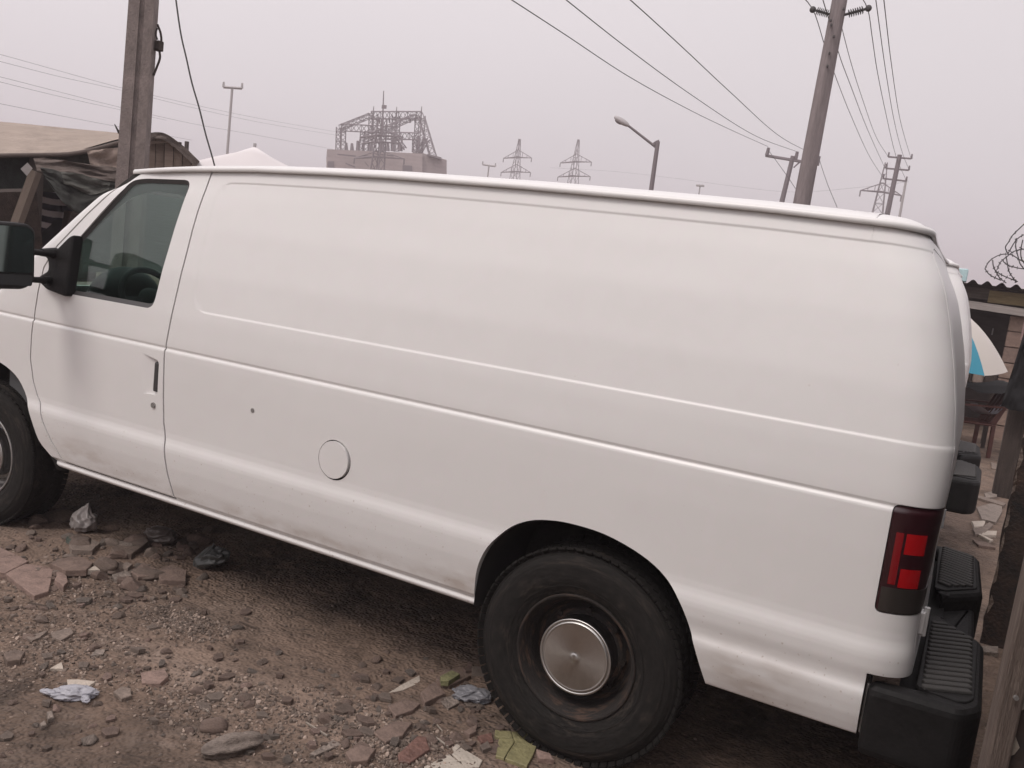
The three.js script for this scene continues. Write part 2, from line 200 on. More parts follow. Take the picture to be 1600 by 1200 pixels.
function makeVan(label) {
  const van = thing('cargo_van', label, 'van', V3(0, 0, 0), 'white cargo vans parked side by side');
  const outer = brush(outward(bodyGeo(0, 0.425, 2.062))), inner = brush(outward(bodyGeo(0.032, 0.60, 2.04)));
  let shell = sub(outer, inner);
  const both = (pts, z0, z1) => merge([extrudeZ(pts, z0, z1), extrudeZ(pts, -z1, -z0)]);
  shell = sub(shell, brush(both(archRear, 0.55, 1.3)));
  shell = sub(shell, brush(both(archFront, 0.55, 1.3)));
  shell = sub(shell, brush(extrudeZ(windowPts, -1.3, 1.3)));
  { const g = extrudeZ(roundPoly([[-0.80, 1.30], [0.80, 1.30], [0.70, 1.86], [-0.70, 1.86]], 0.08), 0, 1.6); g.rotateY(-Math.PI / 2); g.translate(-2.35, 0, 0); shell = sub(shell, brush(g)); }
  shell = sub(shell, brush(box(0.93, 1.4, 0.2, 0.642, -1.3, 1.3)));
  // driver's door
  let door = isect(shell, brush(extrudeZ(insetPoly(doorPts, 0.009), 0.72, 1.3)));
  shell = sub(shell, brush(extrudeZ(doorPts, 0.72, 1.3)));
  { // pull-handle pocket: deepens towards the rear edge
    const g = new THREE.BufferGeometry(); const x0 = -2.285, x1 = -2.158, y0 = 0.925, y1 = 1.112;
    const w = extrudeZ(roundPoly([[x0, y0], [x1, y0 + 0.008], [x1, y1 - 0.02], [x0, y1]], 0.02), 0, 0.1); const p = w.attributes.position;
    for (let i = 0; i < p.count; i++) { const back = p.getZ(i) < 0.05; if (back) p.setZ(i, lerp(0.994, 0.966, ss(0, 1, (p.getX(i) - x0) / (x1 - x0)))); else p.setZ(i, 1.2); }
    door = sub(door, brush(w));
  }
  // rear doors, tail lights, fuel flap
  const zSeam = interp([0.6, 1.3, 1.4, 1.5, 1.6, 1.7, 1.78, 1.85, 1.90, 1.93], [0.895, 0.895, 0.887, 0.875, 0.859, 0.841, 0.823, 0.805, 0.788, 0.765]);
  const rearPoly = () => { const o = [[-0.004, 0.66]]; o.push([-0.004, 1.918]); o.push([-0.72, 1.918], [-0.755, 1.913]); for (let y = 1.90; y > 0.74; y -= 0.06) o.push([-zSeam(y), y]); o.push([-0.893, 0.70], [-0.885, 0.672], [-0.86, 0.66]); return o.reverse(); };
  const rearPrism = (pts, m) => { const g = extrudeZ(pts, 0, 0.42); g.rotateY(Math.PI / 2); g.translate(0.86, 0, 0); if (m) { g.scale(1, 1, -1); flip(g); } return g; };
  const flip = g => { const ix = g.index; if (ix) { for (let i = 0; i < ix.count; i += 3) { const t = ix.getX(i); ix.setX(i, ix.getX(i + 1)); ix.setX(i + 1, t); } } else for (const k of Object.keys(g.attributes)) { const a = g.attributes[k], s = a.itemSize; for (let i = 0; i < a.count; i += 3) for (let c = 0; c < s; c++) { const t = a.array[i * s + c]; a.array[i * s + c] = a.array[(i + 1) * s + c]; a.array[(i + 1) * s + c] = t; } } g.computeVertexNormals(); return g; };
  const tail = isect(shell, brush(extrudeZ(insetPoly(tailPts, 0.003), 0.70, 1.3)));
  shell = sub(shell, brush(both(tailPts, 0.70, 1.3)));
  const rd = [];
  for (const m of [0, 1]) {
    const full = rearPoly();      // rotateY(+90): local x -> -z
    rd.push(isect(shell, brush(rearPrism(insetPoly(full, 0.005), m))));
    shell = sub(shell, brush(rearPrism(full, m)));
  }
  const cyl = (r) => { const g = new THREE.CylinderGeometry(r, r, 0.3, 40); g.rotateX(Math.PI / 2); g.translate(-1.124, 0.853, 1.05); return g; };
  const flap = isect(shell, brush(cyl(0.0765)));
  shell = sub(shell, brush(cyl(0.0825)));
  part('body', shell.geometry, M.paint, van);
  const dm = part('door', door.geometry, M.paint, van);
  rd.forEach((b, i) => part('rear_door', b.geometry, M.paint, van));
  { const f = part('fuel_flap', flap.geometry, M.paint, van); f.position.set(0.0, 0, 0.004); f.rotation.y = 0.0; const pv = new THREE.Vector3(-1.20, 0, 0.985); f.geometry.translate(-pv.x, -pv.y, -pv.z); f.position.set(pv.x - 0.0025, pv.y + 0.001, pv.z + 0.001); f.rotation.y = -0.045; }
  part('fuel_filler_cup', (() => { const g = new THREE.CylinderGeometry(0.078, 0.078, 0.05, 32, 1, false); g.rotateX(Math.PI / 2); g.translate(-1.124, 0.853, 0.925); return g; })(), M.under, van);
  { // rubber seal behind the shut lines of the door
    const o = insetPoly(doorPts, -0.010), i2 = insetPoly(doorPts, 0.018), q = [], n = o.length; const f = p => [p[0], p[1], sideW(p[1] - warp(p[0], p[1])) - 0.0145];
    for (let i = 0; i < n; i++) { const j = (i + 1) % n; q.push(...f(o[i]), ...f(o[j]), ...f(i2[i]), ...f(o[j]), ...f(i2[j]), ...f(i2[i])); }
    const g = new THREE.BufferGeometry(); g.setAttribute('position', new THREE.Float32BufferAttribute(q, 3)); g.computeVertexNormals(); const m = M.under.clone(); m.side = THREE.DoubleSide; part('door_seal', g, m, van);
    const r = new THREE.LatheGeometry([[0.070, -0.02], [0.0822, -0.02], [0.0822, 0], [0.070, 0], [0.070, -0.02]].map(p => new THREE.Vector2(...p)), 48); r.rotateX(Math.PI / 2); r.translate(-1.124, 0.853, 0.9775); part('fuel_flap_seal', r, M.under, van);
  }
  part('body_plug', (() => { const g = new THREE.CylinderGeometry(0.009, 0.010, 0.004, 16); g.rotateX(Math.PI / 2); g.translate(-1.577, 0.973, 0.9905); return g; })(), M.steel, van);
  // door furniture
  part('door_handle', box(-2.196, -2.164, 0.945, 1.082, 0.962, 0.9865, 0.008), M.greyPlastic, dm);
  part('lock_cylinder', (() => { const g = new THREE.CylinderGeometry(0.0125, 0.014, 0.012, 20); g.rotateX(Math.PI / 2); g.translate(-2.179, 0.884, 0.988); return g; })(), M.steel, dm);
  { // window pane following the door's tumblehome, with a dark seal round it
    const pane = shapeOf(windowPts), pg = new THREE.ShapeGeometry(pane, 6), p = pg.attributes.position; const zAt = y => sideW(y) - 0.022;
    const dense = extrudeZ(windowPts, 0, 0.004); const slab = isect(brush((() => { const g = new THREE.BoxGeometry(1, 0.7, 0.005, 1, 14, 1); const q = g.attributes.position; for (let i = 0; i < q.count; i++) { const y = 1.6 + q.getY(i), x = -2.55 + q.getX(i); q.setXYZ(i, x, y, q.getZ(i) + zAt(y)); } g.computeVertexNormals(); return g; })()), brush(extrudeZ(insetPoly(windowPts, -0.004), 0.5, 1.3)));
    part('window_pane', slab.geometry, M.glass, dm, 'green tinted driver window');
    const ring = windowPts.map(([x, y]) => V3(x, y, sideW(y) - 0.012)); ring.push(ring[0].clone());
    const sealG = []; const inn = insetPoly(windowPts, 0.020);
    const q = [], n = windowPts.length; for (let i = 0; i < n; i++) { const j = (i + 1) % n; const a = windowPts[i], b = windowPts[j], c = inn[i], d = inn[j]; const f = (p, dz) => [p[0], p[1], sideW(p[1]) + dz]; q.push(...f(a, -0.006), ...f(c, -0.017), ...f(b, -0.006), ...f(b, -0.006), ...f(c, -0.017), ...f(d, -0.017)); }
    const sg = new THREE.BufferGeometry(); sg.setAttribute('position', new THREE.Float32BufferAttribute(q, 3)); sg.computeVertexNormals();
    const sm = M.greyPlastic.clone(); sm.side = THREE.DoubleSide; part('window_seal', sg, sm, dm);
  }
  { // right-hand pane, windscreen
    const g = new THREE.BoxGeometry(1, 0.7, 0.005, 1, 14, 1), q = g.attributes.position; for (let i = 0; i < q.count; i++) { const y = 1.6 + q.getY(i); q.setXYZ(i, -2.55 + q.getX(i), y, q.getZ(i) - sideW(y) + 0.022); } g.computeVertexNormals();
    part('window_pane', isect(brush(g), brush(extrudeZ(insetPoly(windowPts, -0.004), -1.3, -0.5))).geometry, M.glass, van);
    const w = [], ix = [], ny = 10, nz = 16; for (let j = 0; j <= ny; j++) for (let i = 0; i <= nz; i++) { const y = lerp(1.28, 1.88, j / ny), z = lerp(-0.82, 0.82, i / nz); w.push(frontX(y) + 0.10 * (z / sideW(y)) ** 2 + 0.016, y + warp(frontX(y), y), z); } for (let j = 0; j < ny; j++) for (let i = 0; i < nz; i++) { const a = j * (nz + 1) + i; ix.push(a, a + 1, a + nz + 1, a + 1, a + nz + 2, a + nz + 1); }
    const wg = new THREE.BufferGeometry(); wg.setAttribute('position', new THREE.Float32BufferAttribute(w, 3)); wg.setIndex(ix); wg.computeVertexNormals(); part('windscreen', wg, M.glass, van);
  }
  // tail lights: smoked housing with red windows
  const tl = part('tail_light', tail.geometry, M.smoke, van, 'dark smoked tail light with red windows'); tl.position.z = 0.0;
  const patch = (pts, mat, name, dz) => { const g = isect(brush(tail.geometry), brush(extrudeZ(pts, 0.70, 1.3))).geometry; const m = part(name, g, mat, tl); m.position.set(0.0012 + dz * 0.3, 0, 0.0014 + dz); };
  patch([[0.925, 0.838], [1.25, 0.838], [1.25, 0.913], [0.925, 0.913]], M.smokeGrey, 'reversing_lens', 0);
  patch([[0.938, 0.924], [0.959, 0.924], [0.959, 1.082], [0.938, 1.082]], M.redDim, 'side_marker', 0);
  patch([[0.966, 1.020], [1.019, 1.020], [1.019, 1.082], [0.966, 1.082]], M.red, 'red_lens', 0);
  patch([[0.966, 0.918], [1.019, 0.918], [1.019, 0.975], [0.966, 0.975]], M.red, 'red_lens', 0);
  { const o = tl.clone(); o.scale.z = -1; o.traverse(q => { if (q.isMesh) q.castShadow = q.receiveShadow = true; }); van.add(o); }
  // drip rail along the roof edge, round the rear corners
  for (const s of [1, -1]) {
    const path = [], sec = [[-0.014, -0.006], [-0.004, 0.010], [0.006, 0.010], [0.013, 0.002], [0.012, -0.010], [0.004, -0.012]];
    for (let i = 0; i <= 50; i++) { const x = lerp(-2.575, 0.70, i / 50); path.push([x, gutterY(x) + 0.004, (0.868 - 0.022 * ss(-2.35, -2.62, x)) * (1 - 0.018 * ss(-2.4, -4.2, x) - 0.006 * ss(-0.2, 1.0, x)), 0, 1]); }
    for (let i = 1; i <= 14; i++) { const a = i / 14 * Math.PI / 2, p = 0.82, x = 0.700 + 0.172 * Math.pow(Math.sin(a), p); path.push([x, gutterY(Math.min(x, 0.9)) + 0.004, 0.72 + 0.142 * Math.pow(Math.cos(a), p), Math.sin(a), Math.cos(a)]); }
    for (let i = 1; i <= 6; i++) { const z = 0.72 * (1 - i / 6); path.push([0.872 - 0.010 * (1 - (z / 0.72) ** 2), gutterY(0.9) + 0.004, z, 1, 0]); }
    const P = [], I = [], k = sec.length; path.forEach(([x, y, z, nx, nz]) => { for (const [o, h] of sec) P.push(x + nx * o, y + h, s * (z + nz * o)); });
    for (let i = 0; i < path.length - 1; i++) for (let j = 0; j < k; j++) { const a = i * k + j, b = i * k + (j + 1) % k, c = a + k, d = b + k; s > 0 ? I.push(a, c, b, b, c, d) : I.push(a, b, c, b, d, c); }
    for (let j = 1; j < k - 1; j++) { I.push(0, j, j + 1); }
    const g = new THREE.BufferGeometry(); g.setAttribute('position', new THREE.Float32BufferAttribute(P, 3)); g.setIndex(I); g.computeVertexNormals();
    const m = M.paintPlain.clone(); m.side = THREE.DoubleSide; part('drip_rail', g, m, van);
  }
  // seal along the top of the rear doors, hinges
  const hinge = (y, z, s) => { const x = rearX(y); const g = merge([box(x - 0.04, x + 0.004, y - 0.035, y + 0.035, s * (z + 0.012) - 0.022, s * (z + 0.012) + 0.022, 0.005), bar(V3(x + 0.004, y - 0.045, s * (z + 0.002)), V3(x + 0.004, y + 0.045, s * (z + 0.002)), 0.009, 0.009, 12)]); part('hinge', g, M.paintPlain, van); };
  for (const s of [1, -1]) { hinge(0.785, 0.80, s); }
  part('rear_door_seal', (() => { const pts = []; for (let i = 0; i <= 24; i++) { const y = lerp(0.70, 1.90, i / 24), z = zSeam(y) - 0.002, w = sideW(y), zr = w - 0.13, ca = Math.pow(clamp((z - zr) / 0.13, 0, 1), 1 / 0.82), sa = Math.pow(Math.sqrt(1 - ca * ca), 0.82), x = rearX(y) - 0.012 * (zr / w) ** 2 - 0.17 + 0.17 * sa; pts.push(V3(x - 0.013, y + warp(0.9, y), z - 0.008)); } return tube(pts, 0.007, 60, 6); })(), M.plastic, van);
  // bumper
  {
    const pieces = []; const plan = (pts, y0, y1, b) => { const g = extrudeZ(pts, 0, y1 - y0, b); g.rotateX(Math.PI / 2); g.translate(0, y1, 0); return g; };
    const left = roundPoly([[0.940, 1.000], [1.195, 0.988], [1.246, 0.91], [1.256, 0.32], [1.10, 0.12], [1.10, 0.90], [0.940, 0.925]], 0.03);
    const mid = roundPoly([[1.10, 0.30], [1.235, 0.30], [1.235, -0.30], [1.10, -0.30]], 0.02);
    pieces.push(plan(left, 0.385, 0.614, 0.03), plan(left.map(p => [p[0], -p[1]]).reverse(), 0.385, 0.614, 0.03), plan(mid, 0.387, 0.545, 0.025));
    pieces.push(box(1.02, 1.12, 0.42, 0.56, -0.88, 0.88));
    const bm = part('rear_bumper', merge(pieces), M.plastic, van, 'black plastic step bumper');
    for (const s of [1, -1]) {      // ribbed tread pads
      const o = roundPoly([[1.065, 0.915], [1.195, 0.935], [1.222, 0.88], [1.232, 0.345], [1.110, 0.19], [1.072, 0.20]], 0.03);
      const base = plan(s > 0 ? o : o.map(p => [p[0], -p[1]]).reverse(), 0.606, 0.6205, 0.004); const list = []; const ang = s * 0.50;
      for (let k = 0; k < 18; k++) { const z = 0.905 - k * 0.042; let L = 0.145; if (z < 0.42) L = 0.145 * clamp((z - 0.20) / 0.2, 0, 1); if (L < 0.03) continue; const g = new RoundedBoxGeometry(L, 0.012, 0.025, 2, 0.004); g.translate(L / 2, 0, 0); g.rotateY(ang); g.translate(1.083, 0.6245, s * (z + 0.012)); list.push(g); }
      part('step_pad', base, M.plastic, bm); part('tread_rib', merge(list), M.pad, bm);
    }
    part('bumper_bracket', box(0.934, 0.944, 0.44, 0.60, 0.86, 0.955, 0.004), M.steel, bm);
  }
  // wheel arches, underside
  const arch = (pts, s) => { const o = insetPoly(pts, 0.003).filter(p => p[1] > 0.425), g = []; const P = [], I = []; const zs = [0.965, 0.93, 0.57]; o.forEach(([x, y]) => zs.forEach((z, k) => P.push(x + (k ? 0 : 0), y - (k ? 0.012 : 0), s * z))); for (let i = 0; i < o.length - 1; i++) for (let k = 0; k < 2; k++) { const a = i * 3 + k; I.push(a, a + 3, a + 1, a + 1, a + 3, a + 4); } const q = new THREE.BufferGeometry(); q.setAttribute('position', new THREE.Float32BufferAttribute(P, 3)); q.setIndex(I); q.computeVertexNormals(); const sh = extrudeZ(o, s > 0 ? 0.555 : -0.575, s > 0 ? 0.575 : -0.555); return merge([q, sh]); };
  const lm = M.under.clone(); lm.side = THREE.DoubleSide;
  for (const s of [1, -1]) { part('wheel_well', arch(archRear, s), lm, van); part('wheel_well', arch(archFront, s), lm, van); }
  part('underbody', merge([box(-2.75, -0.46, 0.335, 0.424, -0.72, 0.72), box(-2.6, -0.6, 0.25, 0.34, -0.5, 0.5), box(-3.9, -3.1, 0.28, 0.424, -0.5, 0.5), box(-4.1, 0.92, 0.36, 0.47, -0.52, -0.40), box(-4.1, 0.92, 0.36, 0.47, 0.40, 0.52), box(0.52, 0.92, 0.34, 0.424, -0.70, 0.70), bar(V3(0, 0.375, -0.75), V3(0, 0.375, 0.75), 0.05), bar(V3(-3.505, 0.36, -0.75), V3(-3.505, 0.36, 0.75), 0.045), new THREE.SphereGeometry(0.16, 16, 12).translate(0, 0.375, 0)]), M.under, van);
  // wheels
  const tyreProfile = [[0.212, -0.090], [0.222, -0.098], [0.24, -0.108], [0.285, -0.1225], [0.325, -0.1225], [0.352, -0.114], [0.370, -0.101], [0.379, -0.088], [0.3815, -0.07], [0.3825, 0], [0.3815, 0.07], [0.379, 0.088], [0.370, 0.101], [0.3665, 0.104], [0.3655, 0.1035], [0.352, 0.114], [0.338, 0.119], [0.336, 0.1195], [0.334, 0.121], [0.325, 0.1225], [0.285, 0.1225], [0.262, 0.117], [0.26, 0.118], [0.256, 0.116], [0.24, 0.108], [0.222, 0.098], [0.212, 0.090]];
  const sm = new THREE.SplineCurve(tyreProfile.map(p => new THREE.Vector2(p[0], p[1]))).getPoints(90);
  const tyreG = new THREE.LatheGeometry(sm, 88).rotateX(Math.PI / 2);      // axis along z
  const lugs = []; const n = 72; for (let i = 0; i < n; i++) for (const s of [1, -1]) { const a = (i + (s > 0 ? 0 : 0.5)) / n * Math.PI * 2; const g = new THREE.BoxGeometry(0.026, 0.009, 0.046); g.rotateX(-s * 0.66); g.translate(0, 0.3755, s * 0.0905); g.rotateZ(a); lugs.push(g); const h = new THREE.BoxGeometry(0.024, 0.008, 0.036); h.rotateY(s * 0.5); h.translate(0, 0.3835, s * 0.038); h.rotateZ(a + 0.05); lugs.push(h); }
  const treadG = merge(lugs);
  const rimP = [[0.208, -0.02], [0.206, 0.02], [0.207, 0.06], [0.213, 0.084], [0.224, 0.096], [0.2275, 0.104], [0.2235, 0.1085], [0.2165, 0.106], [0.209, 0.092], [0.200, 0.070], [0.192, 0.050], [0.188, 0.018], [0.180, 0.004], [0.166, 0.0], [0.155, 0.010], [0.146, 0.018], [0.12, 0.02], [0.0, 0.02]];
  const rimG = new THREE.LatheGeometry(new THREE.SplineCurve(rimP.map(p => new THREE.Vector2(p[0], p[1]))).getPoints(80), 64).rotateX(Math.PI / 2);
  const capSide = [[0.132, 0.012], [0.131, 0.030], [0.1275, 0.050], [0.126, 0.066], [0.1285, 0.080], [0.1345, 0.089]];
  const capFace = [[0.1345, 0.089], [0.1375, 0.093], [0.1375, 0.098], [0.1345, 0.1015], [0.1300, 0.1010], [0.1285, 0.098], [0.1260, 0.098], [0.1245, 0.1025], [0.1205, 0.1035], [0.1180, 0.1015], [0.115, 0.1010], [0.08, 0.1025], [0.03, 0.1035], [0.018, 0.1035], [0.014, 0.1075], [0.006, 0.1095], [0, 0.1095]];
  const lathe = (P, k) => new THREE.LatheGeometry(P.map(p => new THREE.Vector2(p[0], p[1])), 64).rotateX(Math.PI / 2);
  const nuts = []; for (let i = 0; i < 8; i++) { const a = i / 8 * Math.PI * 2; const g = new THREE.CylinderGeometry(0.011, 0.011, 0.02, 6); g.rotateX(Math.PI / 2); g.translate(0.152 * Math.cos(a), 0.152 * Math.sin(a), 0.018); nuts.push(g); }
  const wheel = (x, z, s, turn, rimMat = M.rust) => { const g = new THREE.Group(); g.name = 'wheel'; van.add(g); g.position.set(x, 0.378, z); g.rotation.y = (s > 0 ? 0 : Math.PI) + turn; g.rotation.order = 'YXZ'; g.rotation.z = x * 0.9; part('tyre', tyreG, M.rubber, g); part('tread', treadG, M.rubber, g); part('rim', merge([rimG, ...nuts]), rimMat, g); part('hub_cap', lathe(capFace), M.chrome, g); part('hub_cap_side', lathe(capSide), M.chromeSide, g); };
  wheel(0, 0.868, 1, 0); wheel(0, -0.868, -1, 0); wheel(-3.492, 0.85, 1, 0.06, M.steel); wheel(-3.505, -0.835, -1, 0.0);
  // towing mirror on two arms, driver's side (and its twin)
  const mirror = s => {
    const g = new THREE.Group(); g.name = 'wing_mirror'; van.add(g);
    const f = o => { o.scale(1, 1, s); if (s < 0) { const c = clean(o); flip(c); return c; } return o; };
    const head = extrudeZ(roundPoly([[-1.165, 1.365], [-1.172, 1.60], [-1.210, 1.628], [-1.395, 1.622], [-1.430, 1.58], [-1.425, 1.355], [-1.37, 1.325], [-1.21, 1.328]].map(p => [p[0], p[1]]), 0.025), 0, 0.10, 0.018);
    head.rotateY(Math.PI / 2); head.translate(-2.905, 0, 0);      // local x -> -z
    part('mirror_housing', f(head), M.plastic, g);
    const gl = extrudeZ(roundPoly([[-1.182, 1.405], [-1.188, 1.588], [-1.216, 1.612], [-1.392, 1.608], [-1.416, 1.575], [-1.412, 1.405]], 0.02), 0, 0.004); gl.rotateY(Math.PI / 2); gl.translate(-2.8055, 0, 0); part('mirror_glass', f(gl), M.mirror, g);
    const gs = extrudeZ(roundPoly([[-1.184, 1.345], [-1.182, 1.395], [-1.41, 1.395], [-1.405, 1.35]], 0.012), 0, 0.004); gs.rotateY(Math.PI / 2); gs.translate(-2.8055, 0, 0); part('mirror_glass', f(gs), M.interiorDark, g);
    part('mirror_arm', f(merge([bar(V3(-2.93, 1.492, 0.98), V3(-2.86, 1.502, 1.22), 0.016, 0.013, 12), bar(V3(-2.93, 1.365, 0.98), V3(-2.86, 1.37, 1.22), 0.016, 0.013, 12), bar(V3(-2.95, 1.498, 0.975), V3(-2.905, 1.498, 1.08), 0.026, 0.018, 12), bar(V3(-2.95, 1.362, 0.975), V3(-2.905, 1.365, 1.06), 0.026, 0.018, 12)])), M.plastic, g);
    const sail = extrudeZ(roundPoly([[-2.80, 1.300], [-2.815, 1.60], [-2.85, 1.585], [-2.94, 1.50], [-3.02, 1.515], [-3.035, 1.49], [-2.97, 1.46], [-2.955, 1.41], [-3.02, 1.375], [-3.02, 1.35], [-2.95, 1.318]], 0.02), 0, 0.06, 0.012); { const p = sail.attributes.position; for (let i = 0; i < p.count; i++) p.setZ(i, p.getZ(i) + sideW(p.getY(i)) - 0.022); sail.computeVertexNormals(); }
    part('mirror_mount', f(sail), M.plastic, g);
  };
  mirror(1); mirror(-1);
  // cab
  const dash = extrudeZ(roundPoly([[-3.42, 0.62], [-3.02, 0.75], [-2.98, 1.10], [-3.05, 1.245], [-3.20, 1.285], [-3.44, 1.265]], 0.04), -0.88, 0.88, 0.02);
  part('dashboard', dash, M.interior, van);
  { const w = new THREE.TorusGeometry(0.185, 0.017, 10, 40); const spokes = merge([w, box(-0.18, 0.18, -0.02, 0.02, -0.012, 0.012, 0.008), box(-0.02, 0.02, -0.18, 0.02, -0.012, 0.012, 0.008), new THREE.SphereGeometry(0.085, 20, 12).scale(1, 0.9, 0.45)]); spokes.rotateX(-0.55); spokes.rotateY(Math.PI / 2); spokes.translate(-2.86, 1.285, 0.46); part('steering_wheel', spokes, M.interiorDark, van); }
  part('instrument_hood', new THREE.SphereGeometry(0.2, 20, 14).scale(0.7, 0.95, 1.1).translate(-3.08, 1.255, 0.46), M.interiorDark, van);
  for (const s of [1, -1]) { const seat = merge([box(-2.62, -2.10, 0.78, 0.98, s * 0.46 - 0.25, s * 0.46 + 0.25, 0.06), (() => { const g = box(-0.07, 0.07, 0, 0.62, s * 0.46 - 0.24, s * 0.46 + 0.24, 0.05); g.rotateZ(-0.22); g.translate(-2.13, 0.92, 0); return g; })(), (() => { const g = box(-0.045, 0.045, 0, 0.2, s * 0.46 - 0.13, s * 0.46 + 0.13, 0.04); g.rotateZ(-0.15); g.translate(-1.98, 1.52, 0); return g; })()]); part('seat', seat, M.interior, van); }
  part('cab_bulkhead', box(-1.80, -1.785, 0.60, 1.94, -0.82, 0.82), M.interior, van);
  // front end
  part('front_bumper', extrudeZ(roundPoly([[-4.24, 0.42], [-4.46, 0.44], [-4.46, 0.60], [-4.24, 0.62]], 0.04), -0.96, 0.96, 0.03), M.steel, van);
  part('grille', merge([0, 1, 2, 3, 4].map(k => box(-4.36, -4.27, 0.74 + k * 0.06, 0.775 + k * 0.06, -0.52, 0.52, 0.01))), M.plastic, van);
  for (const s of [1, -1]) part('headlight', box(-4.32, -4.13, 0.76, 0.96, s * 0.68 - 0.13, s * 0.68 + 0.13, 0.03), M.glass, van);
  return van;
}
console.log('van start');
const van = makeVan('white cargo van with black step bumper filling the picture');
console.log('van done');
const van2 = van.clone(); van2.name = numbered('cargo_van'); scene.add(van2); van2.userData = { label: 'second white van whose rear edge shows behind the nearer van', category: 'van', group: 'white cargo vans parked side by side' };
van2.position.set(-0.008, 0.10, -3.5);

// ------------------------------------------------------------------ ground
const groundY = (x, z) => {
  const near = Math.exp(-((x + 0.5) ** 2) / 60 - ((z - 1) ** 2) / 40);
  let h = 0.016 * fbm(x * 0.9, z * 0.9, 2, 3) + near * (0.018 * fbm(x * 3.1, z * 3.1, 5, 3) + (0.010 + 0.014 * ss(-0.1, 0.3, fbm(x * 1.3, z * 1.3, 11, 2))) * (fbm(x * 11, z * 11, 8, 4) + 0.5 * Math.abs(fbm(x * 21, z * 21, 3, 3))) + 0.004 * fbm(x * 34, z * 34, 6, 2));
  h += 0.35 * ss(-5.5, -9.5, x) * ss(40, 14, Math.hypot(x, z)) + 0.05 * ss(-3.0, -8, z) * ss(40, 14, Math.hypot(x, z));
  const tyres = Math.min(Math.hypot(x, z - 0.87), Math.hypot(x + 3.5, z - 0.85));
  h = lerp(-0.004, h, ss(0.12, 0.5, tyres));
  h += 0.02 * Math.exp(-((x + 0.55) ** 2) / 0.05 - ((z - 1.35) ** 2) / 0.03) + (0.05 + 0.03 * fbm(x * 7, z * 7, 6)) * Math.exp(-((x + 2.75) ** 2) / 0.22 - ((z - 0.92) ** 2) / 0.07);
  return h;
};
const dirtMap = tex(1024, 1024, (u, v) => {
  const a = tn(u, v, 5, 1), b = tn(u, v, 13, 2), c = tn(u, v, 45, 3), d = tn(u, v, 120, 4);
  const k = 1.12 * (1 + 0.34 * a + 0.30 * b + 0.30 * c + 0.30 * d);
  const red = 0.5 + 0.8 * tn(u, v, 3, 7);
  let r = 0.147 * k, g = (0.107 - 0.005 * red) * k, bl = (0.083 - 0.007 * red) * k;
  const p = clamp((tn(u, v, 7, 9) - 0.18) * 3.5, 0, 1) * clamp(0.5 + 1.2 * c, 0, 1);      // pale sandy patches
  r = lerp(r, 0.215, p * 0.6); g = lerp(g, 0.165, p * 0.6); bl = lerp(bl, 0.135, p * 0.6);
  const q = clamp((tn(u, v, 9, 12) - 0.25) * 4, 0, 1);                                    // damp dark patches
  r *= 1 - 0.35 * q; g *= 1 - 0.35 * q; bl *= 1 - 0.35 * q;
  if (d > 0.62 && c > 0.05) { r += 0.10; g += 0.09; bl += 0.08; }                          // grit
  return [s8(r), s8(g), s8(bl)];
});
const dirtBump = tex(1024, 1024, (u, v) => { const n = 128 + 60 * tn(u, v, 18, 2) + 70 * tn(u, v, 55, 3) + 60 * tn(u, v, 150, 4); return [n, n, n]; }, false);
{
  const axis = (a, b, fine, far) => { const o = []; for (let x = a; x <= b + 1e-6; x += fine) o.push(x); let s = fine, x = b; while (x < far) { s *= 1.16; x += s; o.push(Math.min(x, far)); } s = fine; x = a; while (x > -far) { s *= 1.16; x -= s; o.unshift(Math.max(x, -far)); } return o; };
  const X = axis(-4.4, 2.0, 0.0165, 900), Z = axis(0.0, 2.9, 0.0165, 900), P = [], U = [], I = [], K = [];
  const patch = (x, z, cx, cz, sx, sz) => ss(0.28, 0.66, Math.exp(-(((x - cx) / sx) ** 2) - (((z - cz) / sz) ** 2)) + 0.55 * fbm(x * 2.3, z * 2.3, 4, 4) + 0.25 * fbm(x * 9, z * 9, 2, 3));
  for (const z of Z) for (const x of X) { const soilShade = patch(x, z, -1.35, 2.0, 0.75, 0.34), sand = Math.max(patch(x, z, -0.75, 1.28, 0.55, 0.16), patch(x, z, -1.45, 1.35, 0.4, 0.14)), k = (1 - 0.34 * soilShade) * (1 + 0.30 * sand); K.push(k, k * (1 + 0.02 * sand), k * (1 + 0.04 * sand)); P.push(x, groundY(x, z), z); U.push(x / 1.9 + 0.11 * Math.sin(z * 0.5), z / 1.9 + 0.13 * Math.sin(x * 0.43)); }  // foreground shade painted into the soil colour, edges broken by noise; sand is paler soil
  const nx = X.length; for (let j = 0; j < Z.length - 1; j++) for (let i = 0; i < nx - 1; i++) { const a = j * nx + i; I.push(a, a + nx, a + 1, a + 1, a + nx, a + nx + 1); }
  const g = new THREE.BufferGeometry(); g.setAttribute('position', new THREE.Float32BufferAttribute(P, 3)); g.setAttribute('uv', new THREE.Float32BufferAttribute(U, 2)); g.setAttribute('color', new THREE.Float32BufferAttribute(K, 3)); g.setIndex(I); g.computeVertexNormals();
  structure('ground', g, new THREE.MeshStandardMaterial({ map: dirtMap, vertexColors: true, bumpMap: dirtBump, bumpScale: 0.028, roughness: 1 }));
}
console.log('ground');
